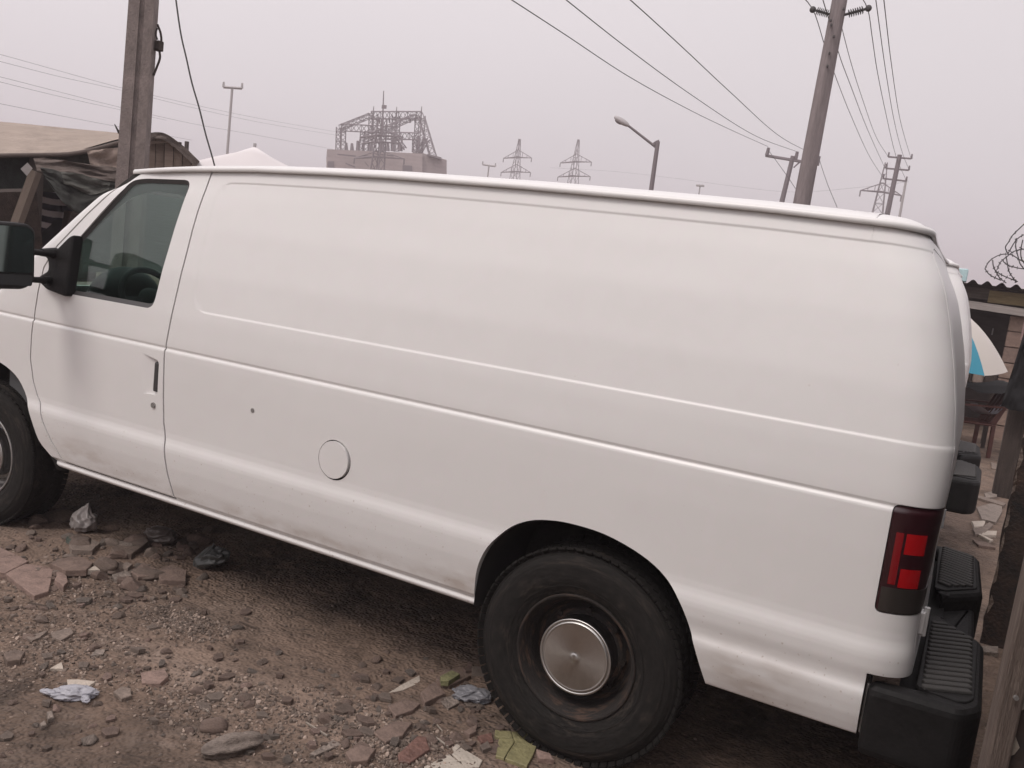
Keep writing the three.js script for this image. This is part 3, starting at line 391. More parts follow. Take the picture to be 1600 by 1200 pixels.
// ------------------------------------------------------------------ materials of the surroundings
M.concrete = rough([0.20, 0.175, 0.165], { amp: 0.5, f: 6, seed: 31, bump: 0.006 });
M.poleConcrete = rough([0.19, 0.158, 0.147], { amp: 0.45, f: 7, seed: 32, bump: 0.006 });
M.wood = (() => { const t = tex(128, 512, (u, v) => { const n = 0.5 * tn(u, v * 0.9 + 0.05, 22, 3) + 0.5 * tn(u, Math.min(v, 0.999), 5, 6); const k = 1 + 0.5 * n; return [s8(0.135 * k), s8(0.105 * k), s8(0.085 * k)]; }); return new THREE.MeshStandardMaterial({ map: t, roughness: 0.95, bumpMap: grainBump, bumpScale: 0.003 }); })();
M.woodDark = rough([0.055, 0.042, 0.036], { amp: 0.8, f: 8, seed: 33 });
M.plank = rough([0.30, 0.235, 0.195], { amp: 0.5, f: 4, seed: 34 });
M.tan = rough([0.30, 0.245, 0.205], { amp: 0.35, f: 4, seed: 35 });
M.tarpBrown = rough([0.125, 0.10, 0.088], { amp: 0.8, f: 5, seed: 36 });
M.tarpDark = rough([0.035, 0.036, 0.032], { amp: 1.0, f: 6, seed: 37 });
M.tarpGreen = rough([0.022, 0.028, 0.025], { amp: 0.7, f: 6, seed: 38 });
M.cloth = rough([0.30, 0.235, 0.20], { amp: 0.4, f: 6, seed: 39 });
M.wire = new THREE.MeshStandardMaterial({ color: C(0.06, 0.055, 0.055), roughness: 0.7 });
M.galv = new THREE.MeshStandardMaterial({ color: C(0.20, 0.175, 0.185), roughness: 0.7, metalness: 0.2 });
M.lampGrey = new THREE.MeshStandardMaterial({ color: C(0.40, 0.38, 0.38), roughness: 0.5 });
M.rustSheet = rough([0.036, 0.025, 0.021], { amp: 1.2, f: 5, seed: 41, tint: [1.1, 0.8, 0.6], bump: 0.006 });
M.rustPost = rough([0.175, 0.135, 0.112], { amp: 1.1, f: 14, seed: 42, tint: [0.9, 1, 1.05], bump: 0.006 });
M.paintFlake = rough([0.27, 0.235, 0.195], { amp: 0.3, f: 6, seed: 43 });
M.plaster = rough([0.22, 0.155, 0.125], { amp: 0.5, f: 4, seed: 44 });
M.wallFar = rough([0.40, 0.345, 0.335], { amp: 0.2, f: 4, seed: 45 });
M.black = new THREE.MeshStandardMaterial({ color: C(0.008, 0.008, 0.009), roughness: 0.95, side: THREE.DoubleSide });
M.whiteCloth = new THREE.MeshPhysicalMaterial({ map: mottled([0.66, 0.62, 0.57], 0.2, 5, 46), roughness: 0.9, transmission: 0.25, thickness: 0, side: THREE.DoubleSide });
M.blueCloth = new THREE.MeshPhysicalMaterial({ map: mottled([0.05, 0.30, 0.42], 0.25, 5, 47), roughness: 0.9, transmission: 0.25, thickness: 0, side: THREE.DoubleSide });
M.redPlastic = new THREE.MeshStandardMaterial({ map: mottled([0.070, 0.020, 0.014], 0.5, 5, 48), roughness: 0.55, side: THREE.DoubleSide });

// ------------------------------------------------------------------ left: concrete pole, stall with tarpaulins
{
  const a = at(203, 330, 9.0), b = at(225, 0, 9.0); const up = b.clone().sub(a).normalize(); const base = a.clone().addScaledVector(up, -(a.y - groundY(a.x, a.z)) / up.y);
  const t = thing('concrete_pole', 'thick grooved concrete pole rising behind the van\'s windscreen', 'pole', base);
  const H = 9, sec = [[-0.165, -0.11], [-0.02, -0.11], [-0.02, -0.075], [0.045, -0.075], [0.045, -0.11], [0.165, -0.11], [0.165, 0.11], [-0.165, 0.11]];
  const g = extrudeZ(sec, 0, H, 0); const p = g.attributes.position; for (let i = 0; i < p.count; i++) { const k = lerp(0.80, 0.46, p.getZ(i) / H); p.setX(i, p.getX(i) * k); p.setY(i, p.getY(i) * k); }
  g.rotateX(-Math.PI / 2); g.computeVertexNormals(); const m = part('shaft', g, M.poleConcrete, t); m.quaternion.setFromUnitVectors(V3(0, 1, 0), up); m.rotateY(0.62);
  const l = q => q.sub(base);
  part('bolt_stub', merge([bar(l(at(186, 208, 8.98)), l(at(179, 194, 8.95)), 0.013, 0.004, 5)]), M.woodDark, t);
  part('wire_clamp', (() => { const c = l(at(248, 72, 8.98)); return box(c.x - 0.035, c.x + 0.035, c.y - 0.045, c.y + 0.045, c.z - 0.03, c.z + 0.03, 0.01); })(), M.woodDark, t);
  part('stay_cable', merge([tube([[246, 38], [251, 52], [252, 66], [249, 76], [250, 90], [245, 105], [240, 118]].map(q => l(at(q[0], q[1], 8.98))), 0.010, 30), tube([[246, 62], [243, 52], [246, 44]].map(q => l(at(q[0], q[1], 8.98))), 0.008, 12)]), M.woodDark, t);
}
single('drop_cable', tube([[268, -60], [275, 0], [283, 55], [291, 90], [300, 130], [311, 168], [322, 212], [333, 250], [345, 300]].map(q => at(q[0], q[1], 7.2)), 0.006, 60, 6), M.wire, 'thin black cable dropping slantwise beside the concrete pole', 'cable');
function sheet(top, bottom, nx, ny, fold, seed, thick = 0.006) {        // a hanging cloth between two lines of 3D points
  const a = new THREE.CatmullRomCurve3(top), b = new THREE.CatmullRomCurve3(bottom), P = [], U = [], I = [];
  for (let j = 0; j <= ny; j++) for (let i = 0; i <= nx; i++) { const u = i / nx, v = j / ny; const p = a.getPoint(u).lerp(b.getPoint(u), v); const toCam = camera.position.clone().sub(p).setY(0).normalize(); const f = fold * (0.8 * Math.sin(v * 9 + 5 * fbm(u * 2.2, v * 1.5, seed)) * Math.sin(Math.PI * u) + 1.6 * fbm(u * 4, v * 7, seed + 3)); p.addScaledVector(toCam, f); p.y += fold * 0.5 * fbm(u * 6, v * 6, seed + 5); P.push(p.x, p.y, p.z); U.push(u * 2, v * 2); }
  for (let j = 0; j < ny; j++) for (let i = 0; i < nx; i++) { const k = j * (nx + 1) + i; I.push(k, k + 1, k + nx + 1, k + 1, k + nx + 2, k + nx + 1); }
  const g = new THREE.BufferGeometry(); g.setAttribute('position', new THREE.Float32BufferAttribute(P, 3)); g.setAttribute('uv', new THREE.Float32BufferAttribute(U, 2)); g.setIndex(I); g.computeVertexNormals(); return g;
}
const line = (pts, d) => pts.map(q => at(q[0], q[1], q[2] ?? d));
function slab(px, d, th) {           // flat piece seen against the viewpoint: polygon at distance d with real thickness away from the viewer
  const c = px.map(q => at(q[0], q[1], q[2] ?? d)); const out = []; const n = c.length; const back = c.map(p => p.clone().add(p.clone().sub(camera.position).setY(0).normalize().multiplyScalar(th)));
  const tris = THREE.ShapeUtils.triangulateShape(px.map(q => new THREE.Vector2(q[0], -q[1])), []); const P = []; const put = (...v) => v.forEach(p => P.push(p.x, p.y, p.z));
  for (const [i, j, k] of tris) { put(c[i], c[j], c[k]); put(back[k], back[j], back[i]); }
  for (let i = 0; i < n; i++) { const j = (i + 1) % n; put(c[i], back[i], c[j]); put(c[j], back[i], back[j]); }
  const g = new THREE.BufferGeometry(); g.setAttribute('position', new THREE.Float32BufferAttribute(P, 3)); const U = []; for (let i = 0; i < P.length; i += 3) U.push((P[i] + P[i + 2]) * 0.7, P[i + 1] * 0.7); g.setAttribute('uv', new THREE.Float32BufferAttribute(U, 2)); g.computeVertexNormals(); return g;
}
{
  const t = thing('market_stall', 'dark market stall with a broad tan awning beyond the van\'s cab', 'stall');
  part('awning', sheet(line([[-420, 168], [0, 190], [90, 199], [190, 208], [250, 214]], 15), line([[-420, 252], [0, 241], [60, 240], [115, 238], [190, 220]], 10.6), 30, 16, 0.03, 3), M.tan, t);
  part('awning_hem', tube(line([[-420, 254], [0, 243], [60, 242], [115, 240], [190, 222]], 10.58), 0.022, 30), M.tarpBrown, t);
  part('back_sheet', sheet(line([[-420, 256], [0, 246], [62, 246]], 10.9), line([[-420, 430], [0, 420], [62, 420]], 10.9), 16, 14, 0.03, 9), M.tarpGreen, t);
  part('side_drape', sheet(line([[48, 240], [110, 238], [150, 228], [196, 216]], 10.75), line([[48, 300], [110, 300], [150, 300], [196, 300]], 10.9), 16, 10, 0.03, 10), M.tarpDark, t);
  part('corner_post', merge([beam(at(58, 243, 10.7), at(50, 420, 10.7), 0.10, 0.10)]), M.woodDark, t);
  part('counter', (() => { const a = at(-60, 348, 10.2), b = at(62, 344, 10.2); const d = b.clone().sub(a); const g = beam(a, b, 0.06, 0.7); return g; })(), M.woodDark, t);
  part('counter_leg', beam(at(40, 350, 10.2), at(36, 425, 10.2), 0.07, 0.07), M.woodDark, t);
}
{
  const t = thing('plank_shack', 'gabled shack of upright tan boards behind the concrete pole', 'shack');
  // boards of the gable, each its own plank
  const roofY = x => x < 250 ? lerp(238, 212, clamp((x - 110) / 140, 0, 1)) : lerp(210, 252, (x - 258) / 52);
  let k = 0; for (let x = 132; x < 305; x += 14) { const x1 = Math.min(x + 13.2, 308); part('plank', slab([[x, Math.max(roofY(x), 212) + 2], [x1, Math.max(roofY(x1), 212) + 2], [x1 - 2, 285], [x - 2, 285]], 11.3 + 0.03 * ((k++ * 7) % 3), 0.025), M.plank, t); }
  part('roof_edge', merge([sheet(line([[108, 238], [160, 226], [215, 211], [240, 207]], 11.1), line([[108, 246], [160, 236], [215, 224], [240, 218]], 11.1), 14, 3, 0.02, 4), sheet(line([[236, 207], [256, 208], [285, 227], [312, 252]], 11.1), line([[236, 217], [252, 217], [280, 236], [306, 262]], 11.1), 14, 3, 0.02, 5)]), M.tarpBrown, t);
  part('roof_sheet', sheet(line([[108, 238], [215, 211], [256, 208], [312, 252]], 11.12), line([[150, 236], [230, 214], [262, 212], [306, 248]], 14.5), 20, 6, 0.02, 6), M.tarpBrown, t);
  part('inner_lining', slab([[132, 240], [236, 214], [258, 214], [303, 252], [300, 420], [128, 420]], 11.5, 0.03), M.woodDark, t);
  part('base_wall', slab([[128, 284], [318, 284], [318, 425], [128, 425]], 11.25, 0.08), rough([0.20, 0.20, 0.19], { amp: 0.3, seed: 57 }), t);
  part('cross_batten', slab([[228, 221], [262, 219], [262, 223], [228, 225]], 11.24, 0.03), M.plank, t);
}
single('tan_cloth', sheet(line([[136, 236], [160, 233], [190, 230]], 10.2), line([[142, 262], [165, 270], [190, 268]], 10.2), 10, 10, 0.03, 13), M.cloth, 'pale tan cloth hung over the tarpaulin beside the concrete pole', 'cloth');
single('tarpaulin', sheet(line([[52, 246], [85, 248], [115, 252], [150, 258], [186, 262]], 10.0), line([[58, 268], [85, 272], [115, 276], [150, 282], [186, 288]], 9.9), 24, 10, 0.05, 15), M.tarpBrown, 'brown tarpaulin roll sagging along the front of the stall', 'tarpaulin');
single('tarpaulin', sheet(line([[62, 262], [95, 268], [130, 276], [182, 284]], 9.85), line([[76, 286], [100, 318], [126, 334], [182, 322]], 9.7), 24, 16, 0.06, 19), M.tarpDark, 'dark green tarpaulin drooping in folds below the brown roll', 'tarpaulin');
single('tarpaulin', sheet(line([[95, 268], [125, 272], [155, 280], [172, 286]], 9.66), line([[100, 286], [125, 298], [148, 304], [170, 298]], 9.62), 16, 8, 0.05, 23), rough([0.085, 0.085, 0.075], { amp: 0.8, f: 5, seed: 51 }), 'grey-green fold of sheeting lying across the dark tarpaulin', 'tarpaulin');
single('leaning_post', beam(at(56, 268, 9.2), at(18, 372, 9.2), 0.085, 0.07), M.wood, 'weathered timber post leaning against the stall above the wing mirror', 'post');
single('hanging_tag', slab([[32, 264], [43, 254], [51, 263], [42, 275]], 9.1, 0.004), rough([0.30, 0.28, 0.27], { amp: 0.4, f: 5, seed: 52 }), 'pale diamond-shaped scrap hanging at the head of the leaning post', 'scrap');
single('diagonal_pole', bar(at(72, 300, 12.4), at(104, 356, 12.4), 0.035, 0.035, 8), rough([0.075, 0.05, 0.045], { seed: 53 }), 'brown pole propped diagonally behind the striped shirt', 'pole');
single('pale_wall', slab([[58, 352], [150, 346], [150, 440], [58, 440]], 13.2, 0.15), rough([0.30, 0.26, 0.25], { amp: 0.5, f: 5, seed: 54 }), 'low pale wall behind the dark trousers of the standing person', 'wall');
single('backdrop_sheet', slab([[60, 268], [140, 262], [140, 372], [60, 372]], 14.6, 0.05), rough([0.15, 0.125, 0.12], { amp: 0.8, f: 5, seed: 55 }), 'dull brown sheet metal wall seen below the drooping tarpaulin', 'wall');
single('chimney_post', beam(at(281, 222, 26), at(279, 300, 26), 0.07, 0.07), M.woodDark, 'shorter of two stub posts just right of the gabled shack', 'post');
single('chimney_post', beam(at(292, 221, 26), at(289, 300, 26), 0.08, 0.08), M.woodDark, 'slightly taller right-hand stub post beside the gabled shack', 'post');

// ------------------------------------------------------------------ standing person in a striped shirt (head behind the tarpaulin)
function bodyMesh(bones, size, res, center) {          // smooth union of tapered capsules
  const mc = new MarchingCubes(res, new THREE.MeshBasicMaterial(), false, false, 60000); mc.isolation = 0; mc.reset();
  const h = size / 2, kS = 0.03;
  for (let k = 0; k < res; k++) for (let j = 0; j < res; j++) for (let i = 0; i < res; i++) {
    const p = V3((i - res / 2) / (res / 2) * h + center.x, (j - res / 2) / (res / 2) * h + center.y, (k - res / 2) / (res / 2) * h + center.z); let d = 1e9;
    for (const [a, b, r0, r1, sx] of bones) { const ab = b.clone().sub(a); const t = clamp(p.clone().sub(a).dot(ab) / Math.max(1e-9, ab.lengthSq()), 0, 1); const q = p.clone().sub(a.clone().addScaledVector(ab, t)); if (sx) q.x /= sx; const e = q.length() - lerp(r0, r1, t); const hh = clamp(0.5 + 0.5 * (d - e) / kS, 0, 1); d = d > 1e8 ? e : lerp(d, e, hh) - kS * hh * (1 - hh); }
    mc.field[i + j * res + k * res * res] = -d;
  }
  mc.update(); const n = mc.count; const P = new Float32Array(n * 3), N = new Float32Array(n * 3); for (let i = 0; i < n * 3; i += 3) { for (let c = 0; c < 3; c++) { P[i + c] = mc.positionArray[i + c] * h + [center.x, center.y, center.z][c]; N[i + c] = mc.normalArray[i + c]; } }
  const g = new THREE.BufferGeometry(); g.setAttribute('position', new THREE.BufferAttribute(P, 3)); g.setAttribute('normal', new THREE.BufferAttribute(N, 3)); const U = new Float32Array(n * 2); for (let i = 0; i < n; i++) { U[i * 2] = P[i * 3]; U[i * 2 + 1] = P[i * 3 + 1]; } g.setAttribute('uv', new THREE.BufferAttribute(U, 2)); return g;
}
{
  const f = at(70, 345, 11.9); const gy = groundY(f.x, f.z); const neckY = 2.02;      // stands on a raised step
  const step = single('doorstep', box(f.x - 0.45, f.x + 0.45, gy - 0.05, 0.62, f.z - 0.4, f.z + 0.4, 0.02), M.concrete, 'concrete step under the person in the striped shirt', 'step');
  const t = thing('person', 'person in navy and white striped shirt and dark trousers by the stall', 'person', V3(f.x, 0.62, f.z)); t.rotation.y = 0.6;
  const skin = new THREE.MeshStandardMaterial({ color: C(0.075, 0.042, 0.03), roughness: 0.6 });
  const b = [[V3(0, 0.95, 0), V3(0, 1.36, 0), 0.13, 0.15, 1.2], [V3(-0.17, 1.38, 0), V3(0.17, 1.38, 0), 0.065, 0.065], [V3(0, 1.42, 0), V3(0, 1.52, 0), 0.055, 0.05], [V3(0, 1.60, 0.01), V3(0, 1.68, 0), 0.085, 0.09], [V3(0, 1.61, 0.09), V3(0, 1.59, 0.10), 0.018, 0.022]];
  for (const s of [1, -1]) b.push([V3(s * 0.19, 1.37, 0), V3(s * 0.25, 1.10, -0.02), 0.055, 0.045], [V3(s * 0.25, 1.10, -0.02), V3(s * 0.25, 0.86, 0.08), 0.042, 0.03], [V3(s * 0.25, 0.84, 0.09), V3(s * 0.245, 0.76, 0.11), 0.034, 0.026], [V3(s * 0.10, 0.92, 0), V3(s * 0.11, 0.48, 0.02), 0.10, 0.065], [V3(s * 0.11, 0.48, 0.02), V3(s * 0.11, 0.08, -0.02), 0.062, 0.042], [V3(s * 0.11, 0.05, -0.03), V3(s * 0.12, 0.035, 0.14), 0.042, 0.034], [V3(s * 0.09, 1.62, 0), V3(s * 0.095, 1.64, 0), 0.02, 0.02]);
  part('body', bodyMesh(b, 1.9, 84, V3(0, 0.87, 0)), skin, t);
  const stripe = new THREE.MeshStandardMaterial({ roughness: 0.9, map: tex(64, 256, (u, v) => { const w = Math.sin((v * 7 + 0.10 * Math.sin(u * 12)) * Math.PI * 2); return w > 0.1 ? [205, 200, 205] : (w > -0.1 ? [120, 115, 130] : [38, 36, 52]); }) });
  const sb = [[V3(0, 0.93, 0), V3(0, 1.36, 0), 0.155, 0.165, 1.25], [V3(-0.18, 1.38, 0), V3(0.18, 1.38, 0), 0.078, 0.078]]; for (const s of [1, -1]) sb.push([V3(s * 0.19, 1.37, 0), V3(s * 0.25, 1.13, -0.02), 0.075, 0.07]);
  part('shirt', bodyMesh(sb, 0.9, 56, V3(0, 1.16, 0)), stripe, t);
  const tb = []; for (const s of [1, -1]) tb.push([V3(s * 0.085, 0.92, 0), V3(s * 0.11, 0.48, 0.02), 0.125, 0.085], [V3(s * 0.11, 0.48, 0.02), V3(s * 0.11, 0.10, -0.02), 0.085, 0.07]);
  part('trousers', bodyMesh(tb, 1.15, 56, V3(0, 0.52, 0)), new THREE.MeshStandardMaterial({ color: C(0.016, 0.017, 0.022), roughness: 0.95 }), t);
  part('hair', new THREE.SphereGeometry(0.098, 20, 12, 0, Math.PI * 2, 0, 1.5).translate(0, 1.67, -0.012), M.black, t);
}
console.log('left');

// ------------------------------------------------------------------ far things above the roof line
const lattice = (list, a, b, w0, w1, n, r) => {         // a four-legged braced mast from a to b
  const up = b.clone().sub(a).normalize(), e1 = V3(1, 0, 0).cross(up).normalize().cross(up).normalize(), e2 = e1.clone().cross(up); const pt = (k, t) => { const w = lerp(w0, w1, t) / 2; const s = [[1, 1], [1, -1], [-1, -1], [-1, 1]][k]; return a.clone().lerp(b, t).addScaledVector(e1, s[0] * w).addScaledVector(e2, s[1] * w); };
  for (let k = 0; k < 4; k++) { list.push(beam(pt(k, 0), pt(k, 1), r, r)); for (let i = 0; i < n; i++) { const t0 = i / n, t1 = (i + 1) / n; list.push(beam(pt(k, t0), pt((k + 1) % 4, t1), r * 0.6, r * 0.6)); if (i % 2 == 0) list.push(beam(pt(k, t0), pt((k + 1) % 4, t0), r * 0.6, r * 0.6)); } }
};
function pylon(label, top, dist, arms, lean, w = 1) {
  const tp = at(top[0], top[1], dist), H = tp.y; const base = V3(tp.x, 0, tp.z);
  const t = thing('pylon', label, 'pylon', base, 'lattice pylons beyond the yard'); const r = 0.11 * w;
  const m = []; lattice(m, V3(0, 0, 0), V3(0, H * 0.62, 0), H * 0.17, H * 0.07, 8, r); lattice(m, V3(0, H * 0.62, 0), V3(0, H, 0), H * 0.07, 0.25, 6, r * 0.8); part('mast', merge(m), M.galv, t);
  const dir = V3(Math.cos(lean), 0, Math.sin(lean));
  for (const [f, half] of arms) { const l = []; const y = H * f; for (const s of [1, -1]) { const tip = dir.clone().multiplyScalar(s * half).setY(y - 0.15); l.push(beam(V3(0, y, 0.5), tip, r, r), beam(V3(0, y, -0.5), tip, r, r), beam(V3(0, y + H * 0.055, 0), tip, r * 0.8, r * 0.8)); for (const q of [0.33, 0.66]) l.push(beam(V3(0, y, 0).lerp(tip, q), V3(0, y + H * 0.055, 0).lerp(tip, q), r * 0.6, r * 0.6)); l.push(bar(tip, tip.clone().setY(y - 0.9), 0.09, 0.09, 5)); } part('cross_arm', merge(l), M.galv, t); }
  return t;
}
pylon('left of two hazy pylons over the middle of the roof', [812, 217], 170, [[0.865, 4.0], [0.76, 4.2]], 0.35);
pylon('right of two hazy pylons over the middle of the roof', [904, 218], 170, [[0.845, 4.6], [0.745, 4.8]], 0.45);
pylon('lattice pylon behind the thin pole at the right roof end', [1385, 254], 120, [[0.82, 2.6]], -0.5);
{
  const d = 112, top = at(598, 184, d), tip = at(599.5, 142, d), t = thing('pylon', 'tall lattice mast with a thin spire in front of the substation block', 'pylon', V3(top.x, 0, top.z), 'lattice pylons beyond the yard'), H = top.y, m = [];
  lattice(m, V3(0, 0, 0), V3(0, H, 0), 1.9, 0.75, 16, 0.12); part('mast', merge(m), M.galv, t);
  part('spire', merge([bar(V3(0, H, 0), V3(tip.x - top.x, tip.y, tip.z - top.z), 0.10, 0.06, 6), box(-0.25, 0.35, H + 1.1, H + 1.5, -0.1, 0.1)]), M.galv, t);
  for (const [y, w] of [[212, 4.2], [222, 3.6], [246, 5.0]]) { const yy = at(598, y, d).y, l = []; for (const s of [1, -1]) { const q = V3(s * w * 0.95, yy - 0.2, s * w * 0.25); l.push(beam(V3(0, yy, 0.5), q, 0.12, 0.12), beam(V3(0, yy, -0.5), q, 0.12, 0.12), beam(V3(0, yy + 0.8, 0), q, 0.09, 0.09), bar(q, q.clone().setY(yy - 0.9), 0.1, 0.1, 5)); } part('cross_arm', merge(l), M.galv, t); }
}
{
  const d = 118; const t = thing('substation_block', 'windowless pale concrete substation block above the roof line', 'building');
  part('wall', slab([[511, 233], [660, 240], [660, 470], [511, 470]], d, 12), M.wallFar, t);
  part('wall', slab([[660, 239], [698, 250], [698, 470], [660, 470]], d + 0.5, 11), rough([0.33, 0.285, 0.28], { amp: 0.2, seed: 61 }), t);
  part('roof_slab', slab([[668, 240], [690, 246], [690, 249], [668, 243]], d - 0.3, 4), M.galv, t);
  part('window', slab([[629, 258], [644, 259], [644, 270], [629, 269]], d - 0.15, 0.3), M.galv, t);
  part('window', slab([[512, 252], [522, 252], [522, 262], [512, 262]], d - 0.15, 0.3), M.galv, t);
  const rail = (a, b) => part('bus_bar', slab([[a[0], a[1]], [b[0], b[1]], [b[0], b[1] + 2], [a[0], a[1] + 2]], d - 1.2, 0.2), M.galv, t);
  rail([527, 240], [556, 243]); rail([565, 242], [584, 244]); rail([540, 254], [555, 260]); rail([570, 252], [576, 259]); rail([604, 241], [615, 243]);
}
{
  const d = 124, t = thing('substation_gantry', 'open lattice steel gantry on top of the substation block', 'gantry'); const P = (x, y, k = d) => at(x, y, k);
  const seg = (name, a, b, w, n) => { const l = []; lattice(l, a, b, w, w, n, 0.10); part(name, merge(l), M.galv, t); };
  seg('column', P(532, 236), P(533, 199), 0.9, 5); seg('column', P(581, 236, 130), P(583, 178, 130), 0.8, 7); seg('column', P(617, 236, 130), P(619, 180, 130), 0.8, 7); seg('column', P(653, 240, 130), P(657, 180, 130), 1.0, 7); seg('column', P(652, 238), P(653, 213), 1.0, 4); seg('column', P(568, 236), P(570, 205), 0.8, 4);
  seg('beam', P(533, 199), P(612, 203), 0.9, 10); seg('beam', P(612, 212), P(653, 213), 0.9, 6); seg('beam', P(570, 211), P(617, 213), 0.9, 6);
  seg('beam', P(580, 180, 130), P(658, 180, 130), 1.0, 11); seg('beam', P(533, 199), P(580, 180, 130), 0.6, 6); seg('beam', P(600, 203), P(648, 182, 130), 0.6, 6);
  seg('brace', P(676, 242), P(658, 181, 130), 0.8, 7); seg('brace', P(655, 238), P(668, 216), 0.5, 3); seg('brace', P(618, 214), P(632, 234), 0.5, 3);
  for (const [x, y0, y1] of [[583, 180, 166], [619, 180, 167], [658, 180, 166]]) part('spike', bar(P(x, y0, 130), P(x + 1, y1, 130), 0.12, 0.05, 5), M.galv, t);
  for (const x of [541, 550, 559, 577, 598, 606, 614, 625]) part('insulator', bar(P(x, 236), P(x, 224 - (x % 5)), 0.28, 0.16, 6), M.galv, t);
  for (const x of [592, 608, 625, 640, 648]) part('insulator', bar(P(x, 184, 130), P(x + 1, 192, 130), 0.14, 0.14, 5), M.galv, t);
}
{ // street lamp
  const d = 30, t = thing('street_lamp', 'street lamp with a long slanting arm over the roof', 'lamp'); const top = at(1028, 221, d), low = at(1017, 300, d); const dn = low.clone().sub(top).normalize(); const base = low.clone().addScaledVector(dn, low.y / -dn.y);
  part('pole', bar(base, top, 0.10, 0.07, 10), M.galv, t);
  part('bracket', slab([[1030, 218], [1025, 220], [1019, 224], [1017, 226], [1024, 232], [1029, 232]], d, 0.05), M.galv, t);
  part('arm', bar(at(1021, 227, d), at(980, 195, d), 0.045, 0.04, 8), M.galv, t);
  const a = at(982, 196, d), b = at(961, 183, d); const g = new THREE.SphereGeometry(1, 18, 12); g.scale(0.10, 0.30, 0.13); const m = part('lamp_head', g, M.lampGrey, t); m.position.copy(a.clone().lerp(b, 0.5)); m.quaternion.setFromUnitVectors(V3(0, 1, 0), b.clone().sub(a).normalize());
  const s = new THREE.SphereGeometry(1, 14, 10); s.scale(0.075, 0.15, 0.10); const lm = part('lens', s, M.galv, t); lm.position.copy(at(967, 190, d)); lm.quaternion.copy(m.quaternion);
}
function tPole(label, top, d, x0, x1, r, rise = 8) {
  const tp = at(top[0], top[1], d); const t = thing('t_pole', label, 'utility pole', V3(tp.x, 0, tp.z)); const l = q => q.sub(t.position);
  part('pole', bar(V3(0, 0, 0), V3(0, tp.y, 0), r * 1.3, r, 8), M.lampGrey, t);
  part('cross_bar', beam(l(at(x0[0], x0[1], d)), l(at(x1[0], x1[1], d)), r * 1.6, r * 1.6), M.lampGrey, t);
  for (const q of [x0, x1]) part('insulator', bar(l(at(q[0], q[1], d)), l(at(q[0] + 0.5, q[1] - rise, d)), r * 1.1, r * 0.8, 6), M.lampGrey, t);
}
tPole('slim pole with a T bar standing right of the drop cable', [363, 136], 48, [349, 136], [378, 138], 0.06);
tPole('tiny T-bar pole between the substation and the first pylon', [764, 259], 85, [754, 257], [774, 260], 0.07, 5);
{ const d = 60, t = thing('floodlight_mast', 'small mast with a flat head right of the street lamp', 'mast', V3(at(1094, 290, d).x, 0, at(1094, 290, d).z)); const tp = at(1094, 290, d); part('pole', bar(V3(0, 0, 0), V3(0, tp.y, 0), 0.05, 0.04, 6), M.lampGrey, t); part('head', box(-0.26, 0.26, tp.y - 0.06, tp.y + 0.06, -0.1, 0.1, 0.02), M.lampGrey, t); }
{ // big pole at the right
  const d = 16, t = thing('utility_pole', 'tall brown utility pole rising over the right end of the roof', 'utility pole'); const a = at(1253, 316, d), b = at(1312, 0, d); const up = b.clone().sub(a).normalize(); const base = a.clone().addScaledVector(up, -a.y / up.y), top = b.clone().addScaledVector(up, 1.2);
  const mt = rough([0.215, 0.185, 0.185], { amp: 0.5, f: 6, seed: 62 }); part('pole', bar(base, top, 0.165, 0.115, 14), mt, t);
  for (const [x0, y0, x1, y1] of [[1301, 24, 1270, 15], [1316, 24, 1357, 13]]) { const p = at(x0, y0, d), q = at(x1, y1, d); const l = [bar(p, q, 0.022, 0.022, 6)]; const k0 = x1 < x0 ? 0.25 : 0.25; for (let i = 0; i < 7; i++) { const c = p.clone().lerp(q, k0 + i * 0.085), e = p.clone().lerp(q, k0 + i * 0.085 + 0.035); l.push(bar(c, e, 0.07, 0.05, 10)); } l.push(new THREE.SphereGeometry(0.055, 8, 6).translate(q.x, q.y, q.z)); part('insulator', merge(l), M.wire, t); }
  const bl = []; for (const [x, y] of [[1318, 15], [1298, 33], [1303, 58], [1296, 84], [1293, 104], [1299, 40]]) { const p = at(x, y, d - 0.14); bl.push(bar(p, p.clone().add(V3(0.01, 0.0, 0.06)), 0.018, 0.018, 6)); } part('bolt', merge(bl), M.wire, t);
}
{ // pole with three cross arms, far right
  const d = 48, t = thing('utility_pole', 'distant pole with three cross arms at the rear end of the roof', 'utility pole'); const a = at(1386, 336, d), b = at(1406, 242, d); const up = b.clone().sub(a).normalize(); const base = a.clone().addScaledVector(up, -a.y / up.y);
  part('pole', bar(base, b, 0.17, 0.11, 10), M.galv, t);
  for (const [x0, y0, x1, y1] of [[1388, 245, 1424, 248], [1384, 263, 1420, 266], [1380, 279, 1416, 283]]) { const p = at(x0, y0, d), q = at(x1, y1, d), l = [beam(p, q, 0.07, 0.07)]; for (const e of [p, q]) l.push(bar(e, e.clone().add(V3(0, 0.22, 0)), 0.05, 0.04, 6)); part('cross_arm', merge(l), M.galv, t); }
}
{ const d = 52, tp = at(1416, 280, d); single('white_mast', bar(V3(tp.x, 0, tp.z), tp, 0.09, 0.06, 8), M.lampGrey, 'thin whitish mast beside the distant three-armed pole', 'mast'); }
